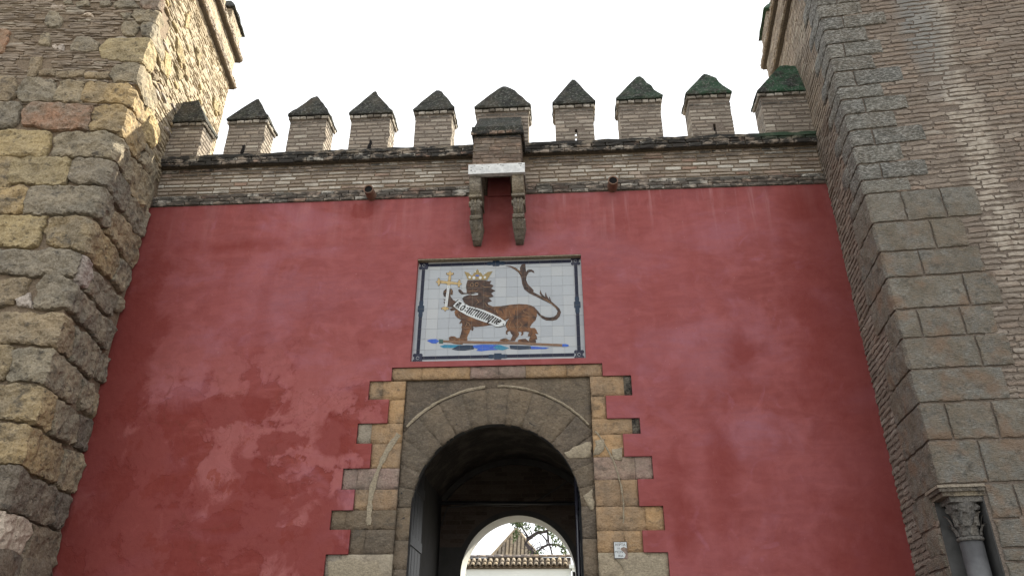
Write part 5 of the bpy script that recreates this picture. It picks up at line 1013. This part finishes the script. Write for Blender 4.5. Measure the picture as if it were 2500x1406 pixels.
# thin brick coursing and rubble between and above the blocks, front
rL3 = rL
def Lf(u, z, d=0): return CL+rL*u+nLf*(d-.03)+Vector((0, 0, z))
it = []
for q in courses(CL+rL*-5.4-nLf*.03, rL, nLf, 5.38, 9.62, 14.1, .055, .3, .038, wob=.012, gap=.006, hj=.45, lj=.4): it.append(q)
it = [q for q in it if not in_stone((q[0]-CL).dot(rL), q[0].z) and not in_stone((q[0]-CL).dot(rL)+q[3]*.35, q[0].z) and not in_stone((q[0]-CL).dot(rL)-q[3]*.35, q[0].z)]
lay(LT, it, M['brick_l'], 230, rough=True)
# side face: rubble and brick up to the string courses
side = []
for q in courses(CL+dL*.02-nLs*.03, dL, nLs, 3.6, 9.3, 13.38, .075, .27, .03, wob=.02, gap=.01, hj=.4, lj=.45): side.append(q)
def sk(q):
    t = (q[0]-CL).dot(dL); z = q[0].z
    if t < .5+.15*math.sin(z*5) and z < 12: return True
    if z < 10.3 and t < 1.0: return True
    return in_stone(t, z) or in_stone(t+q[3]*.35, z) or in_stone(t-q[3]*.35, z)
side = [q for q in side if not sk(q)]
rub = []
def ring_poly(t, z, a, b, tilt=0, n=9):
    return [(t+(a*math.cos(k*2*math.pi/n)*random.uniform(.8, 1.1))-(b*math.sin(k*2*math.pi/n))*tilt, z+b*math.sin(k*2*math.pi/n)*random.uniform(.8, 1.1)) for k in range(n)]
taken = list(polys)
def free(P, m=0):
    return not any(inside(p, Q) for Q in taken for p in P+[(sum(x[0] for x in P)/len(P), sum(x[1] for x in P)/len(P))])
cnt = 0
for _ in range(900):
    t = random.uniform(.06, 3.5); z = random.uniform(9.2, 13.3)
    if z > 12.9-.25*t and random.random() < .8: continue
    a, b_ = random.uniform(.06, .17), random.uniform(.025, .05)
    if random.random() > (1.0 if t < .9 else .45): continue
    P = ring_poly(t, z, a, b_)
    if P and min(p[0] for p in P) > .01 and max(p[0] for p in P) < 3.63 and free(P):
        taken.append(P); rub.append(P); cnt += 1
    if cnt > 55: break
for P in rub: relief('stone', P, foldL, random.uniform(.02, .032), M[random.choice(['yellow', 'yellow', 'tan', 'tan', 'pale'])], LT, g=.06, bev=.02, rough=.014, jit=.008)
rb_ = [(min(p[0] for p in P), max(p[0] for p in P), min(p[1] for p in P), max(p[1] for p in P)) for P in rub]
side = [q for q in side if not any(b_[0] < (q[0]-CL).dot(dL) < b_[1] and b_[2] < q[0].z < b_[3] for b_ in rb_)]
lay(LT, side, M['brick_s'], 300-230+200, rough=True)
up_ = courses(CL+dL*.02-nLs*.03, dL, nLs, 3.6, 13.6, 14.16, .06, .27, .02, gap=.008)
fup = []
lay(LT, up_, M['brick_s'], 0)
def string(T, C, ra, na_, rb, nb_, z, w1, w2, name='string_course', mat='brick_s', out=.12, h=.14):
    f = [P2(C, ra, 0, rb, 0)]
    a = C+na_*out+nb_*out; 
    foot = [(a.x, a.y)]; v = C+rb*w2+nb_*out; foot.append((v.x, v.y)); v = C+rb*w2-nb_*.3; foot.append((v.x, v.y)); v = C+ra*w1-na_*.3; foot.append((v.x, v.y)); v = C+ra*w1+na_*out; foot.append((v.x, v.y))
    return foot
for z in (13.42, 14.22):
    foot = string(LT, CL, -rL, nLf, dL, nLs, z, 5.5, 3.72)
    # build as two bars meeting at the corner
    for C_, r_, n_, w_ in ((CL+nLf*.0, dL, nLs, 3.74), (CL-rL*5.5, rL, nLf, 5.5)):
        o_ = C_-r_*(.12 if r_ is dL else 0); ww = w_+(.12 if r_ is dL else 0)
        mb = MB(); a = o_-n_*.1; b_ = o_+n_*.07; c_ = b_+r_*ww; d_ = a+r_*ww; mb.prism([(v.x, v.y) for v in (a, b_, c_, d_)], z-.07, z+.07 if r_ is dL else z+.067)
        mb.build('string_course', M['bed'], LT)
        its = courses(o_+n_*.06, r_, n_, ww, z-.055, z+.075, .065, .14, .06, gap=.01, wob=0)
        lay(LT, its, M['brick_l'], 0)
def tower_merlon(T, C, r, n, s0, s1, zb, ze, zp, mat):
    mr = empty('merlon', parent=T); W_ = s1-s0; dep = .5
    o = C+r*s0
    def w(x, y, z): return o+r*x-n*y+Vector((0, 0, z))
    core_ = MB().box((.01, .01, zb), (W_-.01, dep-.01, ze)); core_.build('merlon_core', M['mortar'], mr, xf=lambda v: w(v.x, v.y, v.z))
    it = courses(o-n*.01, r, n, W_, zb, ze-.07, .075, .22, .018)
    it += courses(o+r*.01-n*dep, n, -r, dep, zb, ze-.07, .075, .2, .016)
    it += courses(o+r*(W_-.01), -n, r, dep, zb, ze-.07, .075, .2, .016)
    lay(mr, it, mat, 60)
    c = cap_mesh(-.06, W_+.06, -.06, dep+.06, ze-.05, zp, W_/2-.01, W_/2+.01, M['cap'], mr)
    for v in c.data.vertices: v.co = w(v.co.x, v.co.y, v.co.z)
    return mr
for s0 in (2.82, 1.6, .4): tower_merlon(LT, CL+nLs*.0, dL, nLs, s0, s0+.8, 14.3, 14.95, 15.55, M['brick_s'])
for s0 in (-1.3, -2.5, -3.7): tower_merlon(LT, CL, rL, nLf, s0, s0+.8, 14.3, 14.95, 15.55, M['brick_l'])

RT = empty('brick_tower', 'brown brick tower with toothed grey stone quoins up its corner', 'tower')
ZN = 3.56; H2 = 13.35; e = .012
def PR(u, s): v = CR+rR*u+dR*s; return (v.x, v.y)
MB().prism([PR(e, e), PR(5.5, e), PR(5.5, 3.65), PR(e, 3.65)], ZN, H2).build('tower_body', M['mortar_r'], RT)
NU, NS = .42, .37
MB().prism([PR(NU, e), PR(5.5, e), PR(5.5, 3.65), PR(e, 3.65), PR(e, NS), PR(NU, NS)], 0, ZN-.001).build('tower_body', M['mortar_r'], RT)
QR = [[11.076, 10.806, [0.64]], [10.806, 10.542, [0.31, 0.94]], [10.542, 10.249, [0.61]], [10.249, 9.963, [0.22, 0.77]], [9.963, 9.684, [0.59]], [9.684, 9.387, [0.26, 0.93]], [9.387, 9.151, [0.6]], [9.151, 8.874, [0.29, 0.88]], [8.874, 8.582, [0.66]], [8.582, 8.296, [0.3, 0.98]], [8.296, 7.989, [0.62]], [7.989, 7.718, [0.28, 0.87]], [7.718, 7.487, [0.6]],
      [7.487, 7.019, [.44, .93, 1.37]], [7.019, 6.571, [.69, 1.1]], [6.571, 6.188, [.45, 1.18]], [6.188, 5.738, [.88, 1.27]], [5.738, 5.346, [.24, .74, 1.11]], [5.346, 4.937, [.82, 1.18]], [4.937, 4.519, [1.01]], [4.519, 4.061, [.27, .77, 1.16]], [4.061, 3.573, [.51, 1.19]]]
z = 11.076; top = []
k = 0
while z < 13.1: top.insert(0, [z+.29, z, [.64] if k % 2 else [.3, .92]]); z += .29; k += 1
QR = top+QR
sides = {7.019: .77, 6.571: .93, 6.188: .92, 5.738: .88, 5.346: .5, 4.937: .88, 4.519: .94, 4.061: .94, 3.573: 1.0}
qp = []
for i, (za, zb, us) in enumerate(QR):
    sl = sides.get(zb, .78 if i % 2 else .5); 
    g_ = .012
    lean = .0
    first = True; prev = -sl
    for j, u1 in enumerate(us):
        if first:
            P = [(prev+g_, zb+g_), (-.02, zb+g_), (.02, zb+g_), (u1-g_, zb+g_), (u1-g_, za-g_), (0.02, za-g_), (-.02, za-g_), (prev+g_, za-g_)]; first = False
            if zb > 7.4 and sl > .6: P = [(-.42, zb+g_)]+P[1:-1]+[(-.42, za-g_)]; qp.append([(-sl, zb), (-.41, zb), (-.41, za), (-sl, za)]); relief('stone', [(-sl+g_, zb+g_), (-.43, zb+g_), (-.43, za-g_), (-sl+g_, za-g_)], foldR, .014, M['quoin'], RT, g=.12, bev=.01, rough=.006, jit=.008)
        else: P = [(prev+g_*.7, zb+g_), (u1-g_, zb+g_), (u1-g_, za-g_), (prev+g_*.7, za-g_)]
        relief('stone', P, foldR, .016, M['quoin'], RT, g=.06, bev=.012, rough=.009, jit=.008, base=-.02, smooth=False)
        qp.append([(min(p[0] for p in P), zb), (max(p[0] for p in P), zb), (max(p[0] for p in P), za), (min(p[0] for p in P), za)])
        prev = u1
# large blocks right of the niche and around the foot
def rblk(P, g=.12): relief('stone', P, foldR, .016, M['quoin'], RT, g=g*.6, bev=.012, rough=.009, jit=.008, smooth=False); qp.append([(min(p[0] for p in P), min(p[1] for p in P)), (max(p[0] for p in P), min(p[1] for p in P)), (max(p[0] for p in P), max(p[1] for p in P)), (min(p[0] for p in P), max(p[1] for p in P))])
z = 3.56; k = 0
for h in (.38, .3, .14, .34, .36, .36, .36, .36, .36, .36, .36):
    za, zb = z, max(.02, z-h); off = .5 if k % 2 else .32
    if za-zb < .1: break
    us = [NU+.03, NU+off, NU+off+.6, NU+off+1.25]
    for a, b_ in zip(us, us[1:]): rblk([(a+.01, zb+.012), (b_-.01, zb+.012), (b_-.01, za-.012), (a+.01, za-.012)])
    rblk([(-1.05+.2*(k % 2), zb+.012), (-NS-.02, zb+.012), (-NS-.02, za-.012), (-1.05+.2*(k % 2), za-.012)])
    z = zb; k += 1
def in_q(t, z):
    return any(P[0][0]-.01 < t < P[1][0]+.01 and P[0][1] < z < P[2][1] for P in qp)
it = []
for q in courses(CR+rR*.03-nRf*.012, rR, nRf, 4.6, .1, 12.45, .08, .3, .017, wob=.014, gap=.016, hj=.3, lj=.35):
    u = (q[0]-CR).dot(rR); z = q[0].z
    if z < ZN+.1 and u < NU+.3: continue
    c = sum(in_q(u+q[3]*f, z) for f in (-.45, -.15, .15, .45))
    if c >= 4 or random.random() < .02: continue
    it.append(q)
lay(RT, it, M['brick_t'], 230, rough=True)
it2 = []
for q in courses(CR+dR*3.62-nRs*.012, -dR, nRs, 3.6, .1, 12.45, .08, .3, .017, wob=.014, gap=.016, hj=.3, lj=.35):
    s_ = (q[0]-CR).dot(dR); z = q[0].z
    if z < ZN and s_ < NS+.1: continue
    if s_ > 1.6 and z < 8.7: continue
    if sum(in_q(-(s_+q[3]*f), z) for f in (-.45, -.15, .15, .45)) >= 4: continue
    it2.append(q)
lay(RT, [q for q in it2 if q[0].z < 9.6], M['brick_t'], 50, rough=True); lay(RT, [q for q in it2 if q[0].z >= 9.6], M['brick_l'], 20)  # upper side gets paler brick: skylight and bounce put into the colour
for z in (12.52, 13.34):
    for C_, r_, n_, w_ in ((CR+dR*3.74, -dR, nRs, 3.86), (CR, rR, nRf, 5.5)):
        o_, ww = C_, w_
        mb = MB(); a = o_-n_*.1; b_ = o_+n_*.07; c_ = b_+r_*ww; d_ = a+r_*ww; mb.prism([(v.x, v.y) for v in (a, b_, c_, d_)], z-.07, z+.07 if w_ < 5 else z+.067)
        mb.build('string_course', M['bed'], RT)
        lay(RT, courses(o_+n_*.06, r_, n_, ww, z-.055, z+.075, .065, .14, .06, gap=.01, wob=0), M['brick_l'], 0)
lay(RT, courses(CR+dR*3.62-nRs*.012, -dR, nRs, 3.6, 12.62, 13.25, .075, .27, .03, gap=.01), M['brick_l'], 0)
for s0 in (2.82, 1.6, .4): tower_merlon(RT, CR+dR*(2*s0+.8), -dR, nRs, s0, s0+.8, 13.4, 14.1, 14.7, M['brick_l'])
for s0 in (.4, 1.6, 2.8): tower_merlon(RT, CR, rR, nRf, s0, s0+.8, 13.4, 14.1, 14.7, M['brick_l'])
# niche lining, abacus slab and the corner colonnette
lin = empty('corner_niche', parent=RT)
for a, b_, n_ in (((NU+.0, .02), (NU+.0, NS), 0), ((.02, NS), (NU, NS), 1)):
    p0, p1 = PR(*a), PR(*b_); nn = (nRs if n_ == 0 else nRf)*.012
    mb = MB(); mb.prism([p0, p1, (p1[0]+nn.x, p1[1]+nn.y), (p0[0]+nn.x, p0[1]+nn.y)], 0, ZN-.03); mb.build('niche_lining', M['soffit'] if False else plain('grey_niche_plaster', (.075, .075, .073), .9, (.05, .05, .048), 5, .4), lin)
for k, (o1, z0, z1) in enumerate(((.05, ZN-.035, ZN-.004), (.03, ZN-.075, ZN-.035), (.0, ZN-.12, ZN-.075))):
    mb = MB(); mb.prism([PR(-o1, -o1), PR(NU+.02, -o1), PR(NU+.02, NS+.02), PR(-o1, NS+.02)], z0, z1); mb.build('niche_moulding', M['quoin_pale'] if k == 0 else M['corbel'], lin)
colo = empty('column', 'slender grey column with a carved leafy capital in the corner niche of the brick tower', 'column')
cc = PR(.24, .2)
sh = MB().lathe([(.15, 0), (.15, .12), (.13, .2), (.118, .3), (.118, 2.98)], (cc[0], cc[1], 0), 24); sh.build('shaft', plain('grey_marble_shaft', (.12, .122, .125), .6, (.06, .06, .062), 3, .3), colo, True)
kc = MB().lathe([(.13, 2.98), (.14, 3.0), (.13, 3.02), (.11, 3.03), (.115, 3.2), (.14, 3.32), (.17, 3.38)], (cc[0], cc[1], 0), 20); capm = stone_mat('grey_capital_stone', (.13, .125, .12), (.08, .08, .078)); kc.build('capital_bell', capm, colo, True)
for row, (zr_, hh, rr, n_) in enumerate(((3.03, .14, .12, 8), (3.13, .16, .13, 8))):
    for k in range(n_):
        a = 2*math.pi*(k+.5*row)/n_; ca, sa = math.cos(a), math.sin(a); mb = MB(); vs = []
        for q in range(5):
            t = q/4; rad = rr+.005+.07*t**2.2; zz = zr_+hh*(t if t < .9 else .86); w_ = .045*(1-.55*t)
            for s in (-1, 0, 1): vs.append((cc[0]+(rad+(.014 if s == 0 else 0))*ca-s*w_*sa, cc[1]+(rad+(.014 if s == 0 else 0))*sa+s*w_*ca, zz))
        mb.raw(vs, [(q*3+s, q*3+s+1, q*3+s+4, q*3+s+3) for q in range(4) for s in range(2)]).build('leaf_carving', capm, colo, fix=False)
for k in range(4):
    a = math.pi/4+k*math.pi/2+math.atan2(rR.y, rR.x); mb = MB(); c0 = (cc[0]+.15*math.cos(a), cc[1]+.15*math.sin(a), 3.33)
    mb.tube([(c0[0]-.05*math.sin(a)*s-.0, c0[1]+.05*math.cos(a)*s, c0[2]) for s in (-.5, 0, .5)], .035, 8); mb.build('volute', capm, colo)
q_ = [(cc[0]+x*rR.x+y*dR.x, cc[1]+x*rR.y+y*dR.y) for x, y in ((-.17, -.17), (.17, -.17), (.17, .17), (-.17, .17))]
MB().prism(q_, 3.38, ZN-.12).build('abacus', capm, colo)

# ------------------------------------------------------------------ courtyard seen through the arch
cw = empty('courtyard_wall', 'white courtyard wall topped with weathered roof tiles behind the gate arch', 'wall')
CX0, CX1, CY = -9, 1.08, 16
box('wall_body', (CX0, CY, 0), (CX1, CY+.5, 4.86), M['white2'], cw)
box('moulding', (CX0, CY-.03, 4.5), (CX1, CY, 4.53), M['white2'], cw)
box('tile_bed', (CX0, CY-.05, 4.86), (CX1, CY+.5, 4.95), M['bed'], cw)
def half_tube(mb, p0, p1, r0, r1, n=6, th=.012):
    d = (Vector(p1)-Vector(p0)).normalized(); a = d.cross(Vector((0, 0, 1))).normalized(); u = a.cross(d); vs = []
    for p, r in ((p0, r0), (p1, r1)):
        for rr in (r, r-th):
            for k in range(n+1): an = math.pi*k/n; vs.append(Vector(p)+a*math.cos(an)*rr+u*math.sin(an)*rr)
    m_ = n+1; fs = []
    for k in range(n): fs += [(k, k+1, 2*m_+k+1, 2*m_+k), (m_+k, 3*m_+k, 3*m_+k+1, m_+k+1), (k, m_+k, m_+k+1, k+1), (2*m_+k, 2*m_+k+1, 3*m_+k+1, 3*m_+k)]
    mb.raw(vs, fs)
mbt = MB(); half_tube(mbt, (0, 0, 0), (0, .26, .15), .078, .062); o0 = mbt.build('roof_tile', M['rtile'], cw, True)
first = True
x = CX0+.1; k = 0
while x < CX1-.06:
    for row in range(2):
        if first: o = o0; first = False
        else: o = o0.copy(); col.objects.link(o)
        o.location = (x+random.uniform(-.008, .008), CY-.13+row*.2, 4.93+row*.125); o.rotation_euler = (random.uniform(-.03, .03), 0, random.uniform(-.04, .04)); 
    # pan tile between
    if k % 1 == 0:
        o = o0.copy(); col.objects.link(o); o.location = (x+.096, CY-.11, 4.95); o.rotation_euler = (0, math.pi, 0); o.rotation_euler = (R(0), R(180), 0); o.scale = (1, 1, -1) if False else (1, 1, 1)
        o.rotation_euler = (R(60), R(180), 0); o.rotation_euler = (0, R(180), 0); o.location.z = 4.97; o.location.y = CY-.04
    x += .192; k += 1
ub = MB(); ub.raw([(CX0, CY-.02, 4.96), (CX1, CY-.02, 4.96), (CX1, CY+.5, 5.28), (CX0, CY+.5, 5.28), (CX0, CY+.5, 4.8), (CX1, CY+.5, 4.8)], [(0, 1, 2, 3), (3, 2, 5, 4)]); ub.build('roof_bed', M['bed'], cw)
x = CX0; rm = MB(); half_tube(rm, (0, 0, 0), (.33, 0, 0), .085, .08); r0 = rm.build('ridge_tile', M['ridge'], cw, True); fr1 = True
while x < CX1-.1:
    o = r0 if fr1 else r0.copy()
    if not fr1: col.objects.link(o)
    fr1 = False; o.location = (x, CY+.42, 5.29+random.uniform(-.006, .006)); x += .3
bp = empty('masonry_pier', 'white masonry pier with a dark square opening beside the courtyard wall', 'pier')
box('pier_body', (1.1, CY-.15, 0), (1.24, CY+.5, 4.95), M['white2'], bp); box('pier_cap', (1.02, CY-.2, 4.86), (1.28, CY+.55, 4.97), M['white2'], bp); box('opening', (1.13, CY-.156, 4.52), (1.215, CY-.15, 4.75), M['hole'], bp)  # opening is a black plate standing for its inner shade
# pavilion with hipped tile roof
pv = empty('pavilion', 'distant pavilion with a steep pyramid roof of ribbed tiles', 'building')
def wp(px, py, y):       # point of the plane at depth y on the sight line through a place in the view
    r = F*1835.3+R2*(px-1250)+U2*(703-py); return CAMP+r*((y-CAMP.y)/r.y)
ap = wp(1252, 1300, 33); bl = wp(1196, 1356, 30); br = wp(1316, 1356, 30); hw = (br.x-bl.x)/2; zb_ = bl.z-.6
sl = (ap.z-bl.z)/hw; hw2 = hw+.6/sl; yc = 30+hw2; cxp = (bl.x+br.x)/2
box('pavilion_walls', (cxp-hw2+.4, yc-hw2+.4, 0), (cxp+hw2-.4, yc+hw2-.4, zb_+.1), M['white2'], pv)
mb = MB(); B_ = [(cxp-hw2, yc-hw2, zb_), (cxp+hw2, yc-hw2, zb_), (cxp+hw2, yc+hw2, zb_), (cxp-hw2, yc+hw2, zb_)]; A_ = (cxp, yc, zb_+hw2*sl)
mb.raw(B_+[A_], [(0, 1, 4), (1, 2, 4), (2, 3, 4), (3, 0, 4), (0, 3, 2, 1)]); mb.build('pyramid_roof', M['bed'], pv)
n_ = int(2*hw2/.2)
for k in range(n_):
    x = -hw2+.1+k*.2; top_ = 1-abs(x)/hw2
    if top_ < .04: continue
    for f in range(2):
        if f == 0: p0 = (cxp+x, yc-hw2, zb_+.02); p1 = (cxp+x, yc-hw2+hw2*top_, zb_+.02+hw2*sl*top_)
        else: p0 = (cxp-hw2, yc+x, zb_+.02); p1 = (cxp-hw2+hw2*top_, yc+x, zb_+.02+hw2*sl*top_)
        m_ = MB(); half_tube(m_, p0, p1, .075, .075, 4); m_.build('tile_row', M['rtile'], pv)
for c_ in B_[:2]: MB().tube([c_, A_], .09, 6).build('hip_ridge', M['rtile'], pv)

# tree reaching over the courtyard wall
tr = empty('bare_tree', 'gnarled half bare tree with a few green leaves above the courtyard wall', 'tree')
YT = 18.6
def br_(name, P, rad, parent=tr, jy=0):
    pts = [wp(p[0], p[1], YT+(p[2] if len(p) > 2 else 0)) for p in P]; mb = MB(); mb.tube(pts, rad, 8); return mb.build(name, M['bark'], parent, True)
root = wp(1303, 1356, YT)
mb = MB(); mb.tube([(root.x+.25, YT, 0), (root.x+.2, YT, 1.6), (root.x+.22, YT, 3.4), (root.x+.05, YT, root.z-.5), tuple(root)], [.24, .19, .15, .12, .09], 10); mb.build('trunk', M['bark'], tr, True)
br_('limb', [(1303, 1356), (1296, 1340), (1283, 1326), (1288, 1316), (1302, 1306), (1312, 1300), (1330, 1297), (1350, 1290, .3), (1385, 1270, .6)], [.085, .07, .07, .075, .065, .06, .055, .05, .03])
br_('limb', [(1305, 1358), (1313, 1345), (1323, 1336), (1335, 1330), (1345, 1328), (1362, 1330), (1376, 1337), (1382, 1348), (1380, 1358)], [.05, .045, .045, .04, .04, .04, .035, .04, .02])
br_('limb', [(1288, 1318), (1286, 1305), (1279, 1294), (1272, 1285), (1266, 1274), (1258, 1262)], [.045, .035, .03, .025, .02, .01])
br_('limb', [(1349, 1356), (1345, 1340), (1338, 1318), (1337, 1300), (1342, 1285)], [.03, .03, .035, .03, .02])
br_('limb', [(1336, 1328), (1334, 1318), (1326, 1308), (1322, 1303)], [.03, .03, .025, .02])
random.seed(3)
for k in range(34):
    s = random.choice([(1283, 1326), (1300, 1307), (1272, 1285), (1322, 1336), (1340, 1330), (1310, 1345), (1286, 1308), (1335, 1300), (1297, 1340)])
    a = random.uniform(-math.pi, math.pi*.2); l = random.uniform(14, 34); P = [s]
    for q in range(4): a += random.uniform(-.6, .6); P.append((P[-1][0]+math.cos(a)*l/4, P[-1][1]+math.sin(a)*l/4, random.uniform(-.2, .2)))
    br_('twig', P, [.016, .012, .01, .008, .005])
lf = MB()
def leafs(cx, cy, rx, ry, n):
    for _ in range(n):
        p = wp(cx+random.gauss(0, rx), cy+random.gauss(0, ry), YT+random.uniform(-.4, .4)); d = Vector((random.gauss(0, 1), random.gauss(0, 1), random.gauss(-.6, 1))).normalized(); s = d.orthogonal().normalized()*.035; L_ = d*random.uniform(.08, .14)
        lf.raw([p, p+L_*.5+s, p+L_, p+L_*.5-s], [(0, 1, 2, 3)])
for c_ in ((1258, 1272, 6, 4, 60), (1272, 1280, 6, 6, 70), (1262, 1298, 4, 6, 45), (1256, 1310, 3, 6, 20), (1290, 1288, 3, 4, 25), (1318, 1287, 8, 4, 80), (1346, 1300, 4, 6, 50), (1356, 1318, 6, 7, 70), (1375, 1330, 5, 5, 40), (1378, 1345, 4, 3, 25), (1310, 1346, 12, 4, 30), (1280, 1270, 20, 5, 120), (1340, 1270, 25, 8, 140)): leafs(*c_)
tag(lf.build('leaves', M['leaf'], tr, fix=False), kind='stuff')

# ------------------------------------------------------------------ empties to the foot of what they carry
bpy.context.view_layer.update()
BASE = {'gate_wall': (-.35, 0, 0), 'drain_spout': (-2.155, 0, 8.8), 'drain_spout.001': (1.862, 0, 8.8), 'tile_panel': (0, .13, 5.8), 'street_sign': (1.65, .02, 3.0), 'gate_passage': (0, .43, 0), 'gate_door': (-1.2, .45, 0), 'gate_door.001': (1.15, .45, 0),
        'stone_tower': (CL.x-2.5, CL.y+1.8, 0), 'brick_tower': (CR.x+2.5, CR.y+1.8, 0), 'column': (cc[0], cc[1], 0), 'courtyard_wall': (-4, CY, 0), 'masonry_pier': (1.17, CY, 0), 'pavilion': (cxp, yc, 0), 'bare_tree': (root.x+.25, YT, 0)}
for n_, p in BASE.items():
    o = bpy.data.objects.get(n_)
    if not o: continue
    o.location = p
    inv = Matrix.Translation(Vector(p)).inverted()
    for c in o.children: c.matrix_parent_inverse = inv
